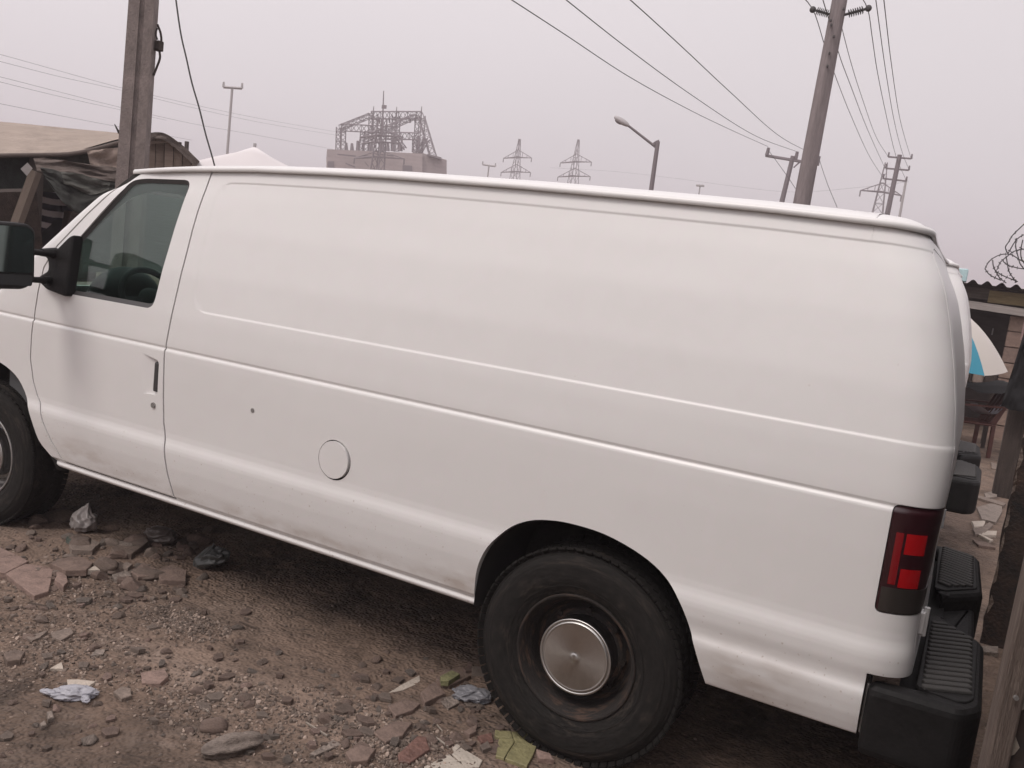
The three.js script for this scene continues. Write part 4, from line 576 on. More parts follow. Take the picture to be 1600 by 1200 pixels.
{ // short pole with long cross arm left of the big one
  const d = 42, t = thing('utility_pole', 'short pole with a long cross arm behind the tall brown pole', 'utility pole'); const a = at(1222, 314, d), b = at(1239, 244, d); const up = b.clone().sub(a).normalize(); const base = a.clone().addScaledVector(up, -a.y / up.y);
  part('pole', bar(base, b, 0.15, 0.10, 10), M.galv, t); const l = [beam(at(1196, 243, d), at(1280, 257, d), 0.10, 0.10)]; part('cross_arm', merge(l), M.galv, t);
  for (const [x, y] of [[1198, 243], [1243, 249], [1277, 256]]) part('insulator', bar(at(x, y, d), at(x + 3, y - 12, d), 0.09, 0.07, 8), M.galv, t);
  part('stay', beam(at(1240, 262, d), at(1252, 251, d), 0.05, 0.05), M.galv, t);
}
// overhead wires: every one its own thing; depth runs so that each is a real sagging span
function wire(label, pts, d0, d1, r) {
  const y0 = pts[0], y1 = pts[pts.length - 1], L = Math.hypot(y1[0] - y0[0], y1[1] - y0[1]);
  const P = pts.map(q => { const t = Math.hypot(q[0] - y0[0], q[1] - y0[1]) / L; return at(q[0], q[1], 1 / lerp(1 / d0, 1 / d1, t)); });
  single('power_line', tube(P, r, 70, 5), M.wire, label, 'power line', 'overhead power lines');
}
wire('lowest of three wires slanting to the short pole\'s left insulator', [[760, -26], [800, 0], [880, 52], [980, 118], [1080, 173], [1140, 202], [1200, 229]], 14, 42, 0.0095);
wire('middle of three wires slanting down to the short pole', [[850, -28], [885, 0], [980, 75], [1080, 148], [1180, 212], [1245, 237]], 14, 42, 0.0095);
wire('uppermost of three wires slanting down to the short pole', [[950, -30], [985, 0], [1060, 68], [1140, 143], [1220, 214], [1280, 245]], 14, 42, 0.0095);
const c4 = q => q.map(p => [1160 + p[0] / 3.53, p[1] / 3.53]);
wire('leftmost wire sweeping down from the tall pole\'s left insulator', c4([[330, -20], [385, 45], [460, 270], [530, 465], [600, 640], [700, 860], [780, 985]]), 15.9, 48, 0.008);
wire('second wire from the left between tall and distant poles', c4([[438, -20], [490, 150], [540, 320], [600, 480], [680, 690], [785, 925]]), 14.5, 48, 0.008);
wire('third wire from the left emerging behind the tall pole', c4([[505, -20], [545, 140], [600, 350], [660, 540], [740, 760], [805, 865]]), 17, 48, 0.008);
wire('wire running from the tall pole\'s right insulator to the distant pole', c4([[655, -20], [690, 45], [715, 200], [740, 370], [790, 620], [850, 870], [905, 998]]), 16, 48, 0.008);
wire('second wire from the right converging on the distant pole', c4([[733, -20], [790, 390], [840, 680], [885, 850], [920, 938]]), 15, 48, 0.008);
wire('rightmost wire converging on the distant pole', c4([[778, -20], [820, 340], [870, 660], [930, 875]]), 15, 48, 0.008);
wire('faint stay wire running down right from the short pole\'s arm', [[1200, 234], [1225, 268], [1250, 305], [1262, 322]], 42, 40, 0.012);
wire('faint wire leaving the short pole\'s right insulator downwards', [[1279, 246], [1292, 285], [1308, 324]], 42, 40, 0.012);
wire('highest faint wire left of the concrete pole', [[-40, 75], [0, 85], [90, 110], [185, 136], [300, 163], [400, 184], [530, 207]], 60, 118, 0.011);
wire('faint wire just below the highest one at far left', [[-40, 86], [0, 96], [90, 119], [185, 140], [300, 168], [400, 190], [530, 212]], 60, 118, 0.011);
wire('third faint wire down at far left', [[-40, 110], [0, 120], [90, 143], [185, 167], [300, 193], [400, 211], [520, 233]], 60, 118, 0.011);
wire('fourth faint wire down at far left', [[-40, 118], [0, 128], [90, 150], [185, 171], [260, 188]], 60, 90, 0.011);
wire('lowest faint wire over the tan awning', [[-40, 154], [0, 162], [90, 180], [185, 198], [300, 219]], 60, 95, 0.011);
wire('hair-thin wire crossing the sky right of the street lamp', [[860, 262], [960, 268], [1050, 278], [1140, 290], [1240, 300], [1350, 292], [1420, 284]], 170, 120, 0.012);
{ // white parasol top behind the roof
  const d = 12, c = at(398, 229, d), t = thing('white_parasol', 'top of a white parasol showing above the van\'s cab roof', 'parasol', V3(c.x, 0, c.z)); const n = 8, R = 1.15, P = [], I = [], H = c.y;
  P.push(0, H, 0); for (let j = 1; j <= 5; j++) for (let i = 0; i < n * 4; i++) { const a = i / (n * 4) * Math.PI * 2, r = R * j / 5 * (1 - 0.03 * Math.abs(Math.sin(a * n / 2))); P.push(Math.cos(a) * r, H - 0.05 - 0.45 * Math.pow(j / 5, 1.25), Math.sin(a) * r); }
  const m = n * 4; for (let i = 0; i < m; i++) { I.push(0, 1 + (i + 1) % m, 1 + i); for (let j = 0; j < 4; j++) { const a = 1 + j * m + i, b = 1 + j * m + (i + 1) % m; I.push(a, b, a + m, b, b + m, a + m); } }
  const g = new THREE.BufferGeometry(); g.setAttribute('position', new THREE.Float32BufferAttribute(P, 3)); g.setIndex(I); g.computeVertexNormals(); part('canopy', g, new THREE.MeshPhysicalMaterial({ color: C(0.72, 0.68, 0.68), roughness: 0.9, transmission: 0.25, thickness: 0, side: THREE.DoubleSide }), t); part('pole', bar(V3(0, 0, 0), V3(0, H + 0.04, 0), 0.022, 0.02, 8), M.lampGrey, t);
}
console.log('far');

// ------------------------------------------------------------------ right: shack, parasol, chair, rusty sheets, razor wire
{
  const z0 = -11.2; const t = thing('roadside_shack', 'block-built shack with a corrugated roof behind the vans', 'shack'); const X = (px, py, z = z0) => onZ(px, py, z);
  const e = X(1500, 436), f = X(1600, 449); // corrugated eave, running roughly along x
  const P = [], U = [], I = []; const nx = 150, ny = 6, x0 = e.x - 1.2, x1 = f.x + 2.2, pitch = 0.186, slope = (f.y - e.y) / (f.x - e.x);
  for (let j = 0; j <= ny; j++) for (let i = 0; i <= nx; i++) { const x = lerp(x0, x1, i / nx), z = z0 + 0.35 - j * 0.55, y = e.y + slope * 0.2 * (x - e.x) - 0.035 + 0.035 * Math.cos((x - e.x) / pitch * Math.PI * 2) - j * 0.006; P.push(x, y, z); U.push(x, z); }
  for (let j = 0; j < ny; j++) for (let i = 0; i < nx; i++) { const a = j * (nx + 1) + i; I.push(a, a + 1, a + nx + 1, a + 1, a + nx + 2, a + nx + 1); }
  const g = new THREE.BufferGeometry(); g.setAttribute('position', new THREE.Float32BufferAttribute(P, 3)); g.setAttribute('uv', new THREE.Float32BufferAttribute(U, 2)); g.setIndex(I); g.computeVertexNormals(); part('corrugated_roof', g, rough([0.085, 0.07, 0.06], { amp: 0.8, f: 6, seed: 71 }), t);
  const ey = e.y - 0.10, cx = e.x;
  part('fascia_board', box(cx - 1.0, cx + 0.55, ey - 0.16, ey, z0 - 0.02, z0 + 0.02), rough([0.10, 0.082, 0.07], { amp: 0.6, seed: 72 }), t);
  part('yellow_board', box(cx + 0.42, cx + 2.6, ey - 0.20, ey - 0.02, z0 + 0.022, z0 + 0.05), rough([0.22, 0.17, 0.09], { amp: 0.5, seed: 73 }), t);
  part('purlin', box(cx - 1.0, cx + 3, ey, ey + 0.05, z0 - 0.02, z0 + 0.06), M.woodDark, t);
  part('lintel', beam(V3(cx - 1.0, ey - 0.22, z0 + 0.12), V3(cx + 2.8, ey - 0.36, z0 + 0.12), 0.11, 0.10), rough([0.34, 0.31, 0.29], { amp: 0.4, seed: 74 }), t);
  // block pier right of the opening: courses of blocks
  const pl = X(1566, 560).x, by = i => i * 0.235; let k = 0;
  part('wall_core', box(pl + 0.02, pl + 3.0, 0, ey - 0.34, z0 - 0.22, z0 - 0.03), M.plaster, t);
  const mats = [0, 1, 2].map(q => rough([[0.235, 0.165, 0.135], [0.215, 0.155, 0.13], [0.25, 0.18, 0.145]][q], { amp: 0.5, f: 5, seed: 75 + q }));
  for (let r = 0; r < 8; r++) for (let c = 0; c < 4; c++) { const w = 0.45, o = (r % 2) * 0.2; const xa = pl + Math.max(0, c * w - o), xb = pl + (c + 1) * w - o - 0.016; if (by(r + 1) > ey - 0.33) continue; const s = (k++ * 5) % 3; part('block', box(xa, xb, by(r) + 0.008, by(r + 1) - 0.008, z0 - 0.2, z0 + 0.004 * s, 0.008), mats[s], t); }
  part('back_wall', box(cx - 3, cx + 3.4, 0, ey, z0 - 2.2, z0 - 2.05), rough([0.08, 0.065, 0.06], { amp: 0.8, seed: 79 }), t);
  part('side_wall', box(cx - 3, cx - 2.85, 0, ey, z0 - 2.05, z0), M.woodDark, t);
  part('light_slit', box(X(1553, 520).x, X(1555.4, 520).x, X(1553, 526).y, X(1553, 514).y, z0 - 2.04, z0 - 2.0), M.lampGrey, t);
}
{ const c = onZ(1500, 433, -11.6); single('blue_crate_lid', new RoundedBoxGeometry(0.16, 0.20, 0.25, 2, 0.02).translate(c.x + 0.02, c.y + 0.03, c.z), new THREE.MeshStandardMaterial({ map: mottled([0.45, 0.62, 0.64], 0.2, 4, 81), roughness: 0.5 }), 'pale blue plastic container on the roof edge beside the second van', 'container'); }
{ // parasol, leaning
  const z = -8.4, tip = onZ(1576, 581, z); const t = thing('beach_parasol', 'white and blue parasol tilted beside the second van', 'parasol', V3(tip.x - 0.86, 0, z)); const R = 0.95, hub = V3(0, 1.90, 0);
  const grp = new THREE.Group(); const q = new THREE.Quaternion().setFromEuler(new THREE.Euler(0.16, 0.2, -0.14)); const n = 8;
  for (let k = 0; k < n; k++) { const P = [], I = [], na = 5, nr = 10; for (let j = 0; j <= nr; j++) for (let i = 0; i <= na; i++) { const a = (k + i / na) / n * Math.PI * 2 + 0.16, r = R * j / nr, dip = 1 - 0.05 * Math.sin(Math.PI * i / na) * (j / nr); const v = V3(Math.cos(a) * r * dip, -0.62 * Math.pow(j / nr, 1.9), Math.sin(a) * r * dip).applyQuaternion(q).add(hub); P.push(v.x, v.y, v.z); } for (let j = 0; j < nr; j++) for (let i = 0; i < na; i++) { const a = j * (na + 1) + i; I.push(a, a + 1, a + na + 1, a + 1, a + na + 2, a + na + 1); } const g = new THREE.BufferGeometry(); g.setAttribute('position', new THREE.Float32BufferAttribute(P, 3)); g.setAttribute('uv', new THREE.Float32BufferAttribute(new Float32Array(P.length / 3 * 2), 2)); g.setIndex(I); g.computeVertexNormals(); part('canopy_panel', g, [1, 5].includes(k) ? M.blueCloth : M.whiteCloth, t); }
  for (let k = 0; k < n; k++) { const a = k / n * Math.PI * 2 + 0.16; const pts = []; for (let j = 0; j <= 6; j++) { const r = R * j / 6; pts.push(V3(Math.cos(a) * r, -0.62 * Math.pow(j / 6, 1.9) - 0.008, Math.sin(a) * r).applyQuaternion(q).add(hub)); } part('rib', tube(pts, 0.006, 14, 5), M.lampGrey, t); }
  part('pole', bar(V3(0.05, 0, 0.1), hub, 0.017, 0.015, 8), M.lampGrey, t);
}
{ // red plastic armchair seen from the side, facing away to the left, things thrown over its back
  const z = -9.0, foot = onZ(1527, 716, z); const t = thing('plastic_armchair', 'brownish red plastic armchair below the parasol', 'chair', V3(foot.x, groundY(foot.x, z), z)); t.rotation.y = 0.35;
  const legs = [[-0.42, -0.24], [-0.42, 0.24], [0.02, -0.24], [0.02, 0.24]]; for (const [x, zz] of legs) part('leg', beam(V3(x * 1.06, 0, zz * 1.08), V3(x, 0.42, zz), 0.045, 0.035), M.redPlastic, t);
  part('seat', box(-0.44, 0.04, 0.40, 0.43, -0.26, 0.26, 0.012), M.redPlastic, t);
  const bs = []; for (let i = 0; i < 5; i++) { const zz = -0.2 + i * 0.1; bs.push(beam(V3(0.02, 0.42, zz), V3(0.20, 0.86, zz * 0.95), 0.07, 0.014)); } bs.push(beam(V3(0.20, 0.86, -0.25), V3(0.20, 0.86, 0.25), 0.02, 0.07)); part('backrest', merge(bs), M.redPlastic, t);
  for (const s of [1, -1]) part('armrest', merge([beam(V3(-0.42, 0.42, s * 0.25), V3(-0.40, 0.63, s * 0.27), 0.04, 0.03), beam(V3(-0.42, 0.635, s * 0.27), V3(0.12, 0.66, s * 0.27), 0.02, 0.05)]), M.redPlastic, t);
  const lay = (name, label, mat, pts0, pts1, th) => { const o = single(name, (() => { const a = new THREE.CatmullRomCurve3(pts0), b = new THREE.CatmullRomCurve3(pts1), P = [], I = [], n = 14; for (let i = 0; i <= n; i++) for (let j = 0; j <= 8; j++) { const p = a.getPoint(i / n).lerp(b.getPoint(i / n), j / 8); p.x += 0.03 * fbm(i * 0.5, j * 0.6, 3); p.y += 0.03 * fbm(i * 0.6, j * 0.5, 9); P.push(p.x, p.y, p.z); } for (let i = 0; i < n; i++) for (let j = 0; j < 8; j++) { const k = i * 9 + j; I.push(k, k + 1, k + 9, k + 1, k + 10, k + 9); } const g = new THREE.BufferGeometry(); g.setAttribute('position', new THREE.Float32BufferAttribute(P, 3)); g.setIndex(I); g.computeVertexNormals(); return g; })(), mat, label, 'clothing'); o.position.copy(t.position); o.rotation.y = t.rotation.y; };
  const wc = new THREE.MeshStandardMaterial({ color: C(0.32, 0.30, 0.33), roughness: 0.95, side: THREE.DoubleSide });
  lay('white_cloth', 'pale cloth lying over the back of the red armchair', wc, [V3(-0.22, 0.66, 0.24), V3(0.0, 0.56, 0.26), V3(0.12, 0.72, 0.27), V3(0.20, 0.84, 0.26)], [V3(-0.24, 0.60, -0.2), V3(0.02, 0.5, -0.2), V3(0.13, 0.66, -0.2), V3(0.19, 0.82, -0.2)]);
  lay('dark_jacket', 'dark jacket thrown over the top of the red armchair', M.black, [V3(-0.25, 0.80, 0.27), V3(0.05, 0.84, 0.29), V3(0.20, 0.93, 0.30), V3(0.30, 0.88, 0.29), V3(0.27, 0.72, 0.29)], [V3(-0.3, 0.86, -0.25), V3(0.05, 0.92, -0.25), V3(0.2, 0.97, -0.25), V3(0.31, 0.90, -0.25), V3(0.28, 0.70, -0.25)]);
}
{ // low table with dark goods half hidden by the second van
  const z = -9.9, c = onZ(1512, 640, z); const t = thing('goods_table', 'dark table of wares under the parasol', 'table', V3(c.x - 0.1, 0.05, z));
  part('table_top', box(-0.7, 0.42, 0.80, 0.84, -0.3, 0.3, 0.01), M.woodDark, t); for (const x of [-0.62, 0.36]) for (const zz of [-0.24, 0.24]) part('leg', beam(V3(x, 0, zz), V3(x, 0.8, zz), 0.05, 0.05), M.woodDark, t);
  const r = rng(5); for (let i = 0; i < 6; i++) { const x = -0.45 + i * 0.15, h = 0.12 + 0.16 * r(); single('goods_bundle', new RoundedBoxGeometry(0.14, h, 0.22, 2, 0.03).translate(t.position.x + x, 0.05 + 0.84 + h / 2, z + 0.1 * r()), i == 4 ? M.cloth : M.woodDark, i == 4 ? 'only pale bundle on the dark table of wares' : 'dark bundle on the table under the parasol', 'bundle', i == 4 ? undefined : 'dark bundles on the table'); }
}
{ // far wooden post with the black garment
  const b = onY(1563, 780, 0), tp = V3(b.x, 2.1, b.z); single('wooden_post', beam(b.clone().setY(-0.05), tp, 0.17, 0.17), M.woodDark, 'dark wooden post behind the rusty sheet, nearest the red armchair', 'post');
  const z = b.z + 0.25; const top = [[1600, 520], [1606, 516], [1618, 518], [1640, 530]].map(q => onZ(q[0], q[1], z)), bot = [[1564, 634], [1580, 640], [1604, 644], [1650, 648]].map(q => onZ(q[0], q[1], z + 0.05));
  single('black_garment', sheet(top, bot, 20, 16, 0.05, 31), M.black, 'black garment hanging at the right edge of the picture', 'garment');
  const pz = b.z - 0.2; single('pink_poster', (() => { const a = onZ(1594, 531, pz), c = onZ(1612, 500, pz); return box(a.x, c.x, a.y, c.y, pz - 0.01, pz); })(), rough([0.45, 0.30, 0.29], { amp: 0.6, f: 8, seed: 82 }), 'pinkish printed sheet above the black garment', 'poster');
}
{ // rusty sheet fence right of the passage, its near steel post
  const b = onY(1531, 1003, 0); const t = thing('sheet_metal_fence', 'dark rusty sheet metal panel with ragged edges on the right', 'fence', V3(b.x, 0, b.z)); const H = 1.85, r = rng(9);
  const pts = [[0, 0]]; pts.push([1.6, 0], [1.6, H], [0.02, H]); for (let i = 1; i < 26; i++) { const y = H * (1 - i / 26); pts.push([0.012 * (r() - 0.5) + 0.02 * fbm(y * 5, 1, 2), y]); }
  part('sheet', extrudeZ(pts, -0.012, 0.012), M.rustSheet, t);
  part('frame', merge([box(0.01, 0.05, 0.02, H, -0.05, -0.013), box(0.01, 1.6, 0.03, 0.07, -0.05, -0.014)]), M.rustSheet, t);
  for (let i = 0; i < 9; i++) { const y = 0.15 + 0.16 * i + 0.05 * r(); const s = [[0, 0], [0.008 + 0.01 * r(), 0.02], [0.012 + 0.012 * r(), 0.07], [0.006, 0.10 + 0.05 * r()], [0.001, 0.09]].map(p => [p[0] + 0.004, p[1] + y]); part('paint_flake', extrudeZ(s, 0.0125, 0.015), M.rustPost, t); }
}
{
  const d = 2.35, a = at(1588, 1000, d), top = at(1628, 830, d); const t = thing('steel_post', 'near rusty steel post with peeling paint at bottom right', 'post', V3(a.x, 0, a.z)); const up = top.clone().sub(a).normalize(); const lean = new THREE.Quaternion().setFromUnitVectors(V3(0, 1, 0), V3(up.x * 0.5, 1, up.z * 0.5).normalize());
  const g = new THREE.Group(); const H = 2.3; const post = new RoundedBoxGeometry(0.052, H, 0.05, 3, 0.008).translate(0, H / 2, 0); post.rotateY(0.3); part('post', post, M.rustPost, t);
  const sh = box(0.028, 1.1, 0, 2.1, -0.03, -0.015); sh.rotateY(0.1); part('sheet', sh, M.rustSheet, t, 'dark rusty sheet');
  const r = rng(12); for (let i = 0; i < 12; i++) { const y = 0.35 + i * 0.11 + 0.04 * r(), s = [[0, 0], [0.006 + 0.008 * r(), 0.01], [0.010 + 0.010 * r(), 0.03], [0.005, 0.04 + 0.02 * r()], [0, 0.04]].map(p => [p[0] + 0.030, p[1] + y]); const f = extrudeZ(s, -0.0145, -0.011); f.rotateY(0.1); part('paint_flake', f, M.paintFlake, t); }
  for (const y of [0.86, 0.98]) { const b = bar(V3(0.0, y, 0.036), V3(0, y, 0.042), 0.006, 0.006, 8); b.rotateY(0.3); part('rivet', b, M.steel, t); }
  t.quaternion.copy(lean);
}
{ // razor wire coil
  const z = -10.4, r = rng(21); const wirePt = q => onZ(q[0], q[1], z + q[2]);
  const strands = [[[1606, 345, 0], [1594, 356, 0], [1582, 368, 0], [1576, 378, .1], [1571, 386, .1], [1572, 391, .1], [1575, 396, .1]], [[1575, 396, .1], [1588, 375, .2], [1597, 368, .2], [1606, 366, .1]], [[1539, 420, .3], [1545, 409, .2], [1556, 401, .1], [1569, 397, 0], [1580, 398, 0], [1592, 405, 0], [1604, 412, 0]], [[1539, 420, .3], [1545, 428, .3], [1555, 434, .2], [1564, 438, .1]], [[1551, 406, .3], [1552, 415, .3], [1556, 424, .2], [1562, 434, .1], [1572, 442, 0]], [[1558, 421, .2], [1563, 410, .1], [1572, 402, 0], [1584, 393, 0], [1606, 388, .1]], [[1567, 408, .2], [1574, 414, .2], [1580, 416, .1], [1592, 419, 0], [1606, 421, 0]], [[1572, 400, .3], [1574, 412, .3], [1577, 425, .2], [1585, 437, .1], [1588, 441, 0]], [[1588, 372, .2], [1587, 385, .2], [1590, 398, .1], [1594, 412, .1], [1600, 420, 0]], [[1598, 375, .3], [1595, 390, .2], [1596, 404, .1], [1602, 412, 0]], [[1556, 424, .2], [1568, 431, .1], [1580, 436, .1], [1590, 440, 0]]];
  const t = thing('razor_wire_coil', 'tangled coil of razor wire above the corrugated roof', 'razor wire'); 
  for (const s of strands) { const P = s.map(wirePt), c = new THREE.CatmullRomCurve3(P), l = [new THREE.TubeGeometry(c, 30, 0.0075, 5)]; const n = Math.max(2, Math.round(c.getLength() / 0.085)); for (let i = 0; i < n; i++) { const p = c.getPointAt((i + 0.5) / n), b = new THREE.BoxGeometry(0.045, 0.012, 0.004); b.rotateZ(r() * 3); b.rotateY(r() * 3); b.translate(p.x, p.y, p.z); l.push(b); } part('strand', merge(l), M.wire, t); }
}
// unseen wall added behind the camera to keep low sky off the van's flank
single('added_shade_wall', box(-7, 7, -0.1, 2.4, 8.2, 8.4), rough([0.14, 0.11, 0.095], { amp: 0.5, f: 4, seed: 58 }), 'added unseen wall behind the photographer, shading the van flank', 'wall');
// unseen kiosk added at right to shade the van's rear corner and bumper
{
  const t = thing('added_shade_kiosk', 'added rusty kiosk outside the right edge, shading the van rear', 'kiosk'); for (let k = 0; k < 5; k++) part('panel', box(2.1 + 0.01 * (k % 2), 2.13 + 0.01 * (k % 2), 0, 2.45, -1.5 + k * 0.98, -1.5 + (k + 1) * 0.98 - 0.004), M.rustSheet, t);
  part('roof', box(2.0, 3.9, 2.45, 2.48, -1.6, 3.5), M.rustSheet, t); part('panel', box(3.75, 3.78, 0, 2.45, -1.5, 3.4), M.rustSheet, t);
}
console.log('right');

// ------------------------------------------------------------------ rubble on the ground
const dm = (b, seed, o = {}) => rough(b, Object.assign({ amp: 0.55, f: 5, seed, bump: 0.003 }, o));
const D = { pink: dm([0.235, 0.165, 0.138], 101), grey: dm([0.19, 0.15, 0.125], 102), dark: dm([0.14, 0.105, 0.086], 103), white: dm([0.45, 0.39, 0.33], 104, { amp: 0.3 }), tile: dm([0.47, 0.42, 0.36], 105, { amp: 0.25, r: 0.45 }), yellow: dm([0.225, 0.205, 0.105], 106, { r: 0.6 }), moss: dm([0.19, 0.185, 0.095], 107), red: dm([0.165, 0.092, 0.075], 108, { r: 0.5 }), brown: dm([0.17, 0.122, 0.10], 109), cement: dm([0.225, 0.185, 0.158], 110, { bump: 0.008 }) };
for (const k of Object.keys(D)) D[k].map.repeat.set(4, 4);
function chunk(name, label, cat, px, h0, mat, lift = 0, group) { const h = h0 > 0.016 ? 0.010 + h0 * 0.35 : h0 * 0.8;        // a flat broken piece whose outline was surveyed on the ground
  let c = px.map(q => onY(q[0], q[1], h + lift)); const m = c.reduce((a, b) => a.add(b), V3(0, 0, 0)).multiplyScalar(1 / c.length); const gy = groundY(m.x, m.z);
  c = px.map(q => onY(q[0], q[1], gy + h + lift)); const ce = c.reduce((a, b) => a.add(b), V3(0, 0, 0)).multiplyScalar(1 / c.length);
  const pts = []; const r = rng(Math.round(px[0][0] * 31 + px[0][1])); c.forEach((p, i) => { const n = c[(i + 1) % c.length]; pts.push([p.x - ce.x, -(p.z - ce.z)]); const q = p.clone().lerp(n, 0.35 + 0.3 * r()); const e = p.distanceTo(n) * 0.05 * (r() - 0.5); pts.push([q.x - ce.x + e, -(q.z - ce.z) + e]); });
  const bev = Math.min(0.004, h * 0.25); const g = extrudeZ(pts, 0, h + 0.015, bev); g.rotateX(-Math.PI / 2); const p = g.attributes.position; for (let i = 0; i < p.count; i++) if (p.getY(i) > h * 0.5) p.setY(i, p.getY(i) + h * 0.18 * fbm(p.getX(i) * 9, p.getZ(i) * 9, r() * 0 + px[0][0])); g.computeVertexNormals();
  const o = single(name, g, mat, label, cat, group); o.position.set(ce.x, gy + lift - 0.015, ce.z); o.rotation.set((r() - 0.5) * 0.06, 0, (r() - 0.5) * 0.06); return o;
}
chunk('paving_slab', 'pinkish slab cut by the left edge of the picture', 'slab', [[-30, 845], [0, 854], [45, 877], [9, 896], [-30, 890]], 0.035, D.pink);
chunk('paving_slab', 'large pinkish broken slab at left, below the front wheel', 'slab', [[9, 896], [40, 882], [84, 888], [76, 922], [54, 928], [22, 906]], 0.03, D.pink);
chunk('paving_slab', 'small pinkish slab piece right of the large pink one', 'slab', [[88, 888], [101, 893], [106, 909], [99, 916], [85, 906]], 0.03, D.pink);
chunk('concrete_shard', 'oval brown slab just above the pinkish slabs', 'slab', [[79, 879], [94, 871], [126, 869], [146, 879], [135, 891], [103, 891]], 0.025, D.brown);
chunk('concrete_shard', 'grey slab lying in front of the knotted bag', 'slab', [[108, 850], [126, 843], [144, 842], [157, 847], [144, 860], [112, 859]], 0.03, D.grey);
chunk('concrete_shard', 'long dark slab tilted right of the knotted bag', 'slab', [[173, 856], [227, 838], [232, 845], [205, 866], [178, 863]], 0.045, D.dark);
chunk('concrete_shard', 'whitish chip among the slabs below the door', 'shard', [[175, 897], [198, 890], [206, 899], [191, 906], [180, 905]], 0.02, D.cement);
chunk('brick', 'brown brick half buried right of the slab heap', 'brick', [[245, 890], [270, 882], [292, 891], [290, 906], [250, 905]], 0.05, D.brown);
chunk('concrete_shard', 'small wedge of grey concrete at the middle of the heap', 'shard', [[184, 886], [198, 877], [208, 881], [200, 888]], 0.025, D.grey);
chunk('concrete_shard', 'flat brown piece left of the half-buried brick', 'shard', [[205, 892], [225, 879], [245, 888], [236, 898], [216, 900]], 0.025, D.brown);
chunk('tile_shard', 'small white triangle of tile by the pinkish slabs', 'shard', [[135, 891], [148, 883], [156, 890]], 0.012, D.white);
chunk('tile_shard', 'grey pentagonal tile piece left of centre on open dirt', 'shard', [[79, 988], [110, 980], [115, 988], [95, 1000], [82, 995]], 0.014, D.grey);
chunk('tile_shard', 'slim grey sliver beside the pentagonal tile piece', 'shard', [[40, 995], [75, 984], [62, 996], [50, 1001]], 0.014, D.grey);
chunk('tile_shard', 'greyish chip above the pink stone', 'shard', [[141, 1024], [150, 1014], [165, 1014], [162, 1022]], 0.014, D.cement);
chunk('tile_shard', 'white triangular shard left, above the crushed bottle', 'shard', [[78, 1044], [96, 1034], [99, 1044]], 0.012, D.white);
chunk('tile_shard', 'long white tile strip lying just above the crushed bottle', 'shard', [[105, 1061], [122, 1061], [150, 1065], [140, 1072], [106, 1072]], 0.012, D.white);
chunk('stone', 'flat pink stone right of the crushed bottle', 'stone', [[220, 1050], [257, 1045], [264, 1056], [250, 1068], [222, 1066]], 0.022, D.pink);
chunk('stone', 'flat grey stone just right of the crushed bottle', 'stone', [[177, 1080], [190, 1072], [205, 1075], [206, 1086], [190, 1091]], 0.018, D.grey);
chunk('stone', 'upright pale stone below the crushed bottle', 'stone', [[73, 1112], [82, 1109], [85, 1120], [75, 1124]], 0.03, D.cement);
chunk('stone', 'small pale stone at lower left', 'stone', [[62, 1130], [70, 1124], [74, 1132], [65, 1134]], 0.02, D.cement);
chunk('stone', 'dark stone at the left edge of the dirt', 'stone', [[6, 1020], [25, 1014], [40, 1018], [32, 1030], [12, 1032]], 0.03, D.dark);
chunk('yellow_tile', 'small corner piece of the cracked yellow tile by the wheel', 'tile', [[774, 1140], [798, 1142], [801, 1152], [779, 1152], [773, 1149]], 0.014, D.yellow);
chunk('yellow_tile', 'left part of the cracked yellow tile by the wheel', 'tile', [[780, 1153], [801, 1153], [804, 1159], [788, 1184], [775, 1180]], 0.014, D.yellow);
chunk('yellow_tile', 'largest part of the cracked yellow tile by the wheel', 'tile', [[799, 1142], [824, 1143], [838, 1166], [823, 1198], [789, 1186], [805, 1159]], 0.014, D.yellow);
chunk('white_tile', 'large white broken tile at the bottom edge', 'tile', [[655, 1201], [701, 1177], [733, 1203], [720, 1226], [668, 1222]], 0.012, D.tile);
chunk('white_tile', 'white tile corner right of the large white tile', 'tile', [[706, 1178], [720, 1168], [754, 1187], [745, 1204], [735, 1205]], 0.012, D.tile);
chunk('white_tile', 'tiny rounded white chip above the white tiles', 'tile', [[707, 1168], [714, 1162], [720, 1166], [711, 1175]], 0.010, D.tile);
chunk('red_tile', 'reddish brown tile left of the white tiles', 'tile', [[622, 1177], [652, 1150], [666, 1152], [672, 1170], [640, 1190], [624, 1188]], 0.022, D.red);
chunk('tile_shard', 'square grey tile by the clear plastic near the wheel', 'tile', [[683, 1091], [710, 1086], [719, 1097], [701, 1106]], 0.012, D.cement);
chunk('stone', 'brown slab under the mossy tile in front of the wheel', 'slab', [[681, 1060], [702, 1070], [736, 1054], [715, 1045], [695, 1045]], 0.03, D.brown);
chunk('mossy_tile', 'greenish mossy tile in front of the rear wheel', 'tile', [[688, 1056], [706, 1047], [719, 1053], [701, 1064], [690, 1063]], 0.012, D.moss, 0.032);
chunk('brick', 'brown brick bat left of the square grey tile', 'brick', [[664, 1097], [657, 1081], [678, 1065], [696, 1082]], 0.04, D.brown);
chunk('paper_scrap', 'long white paper scrap in front of the wheel', 'paper', [[606, 1083], [625, 1071], [655, 1055], [656, 1066], [630, 1078]], 0.004, D.white);
chunk('stone', 'broad flat stone left of the red tile', 'stone', [[583, 1144], [618, 1125], [645, 1128], [629, 1149], [603, 1161]], 0.025, D.brown);
chunk('stone', 'flat brown stone above the broad stone', 'stone', [[606, 1103], [632, 1091], [657, 1098], [645, 1109], [618, 1119]], 0.02, D.brown);
chunk('wood_chip', 'small brown block between stone and yellow tile', 'chip', [[725, 1142], [746, 1131], [744, 1142], [734, 1147]], 0.02, D.brown);
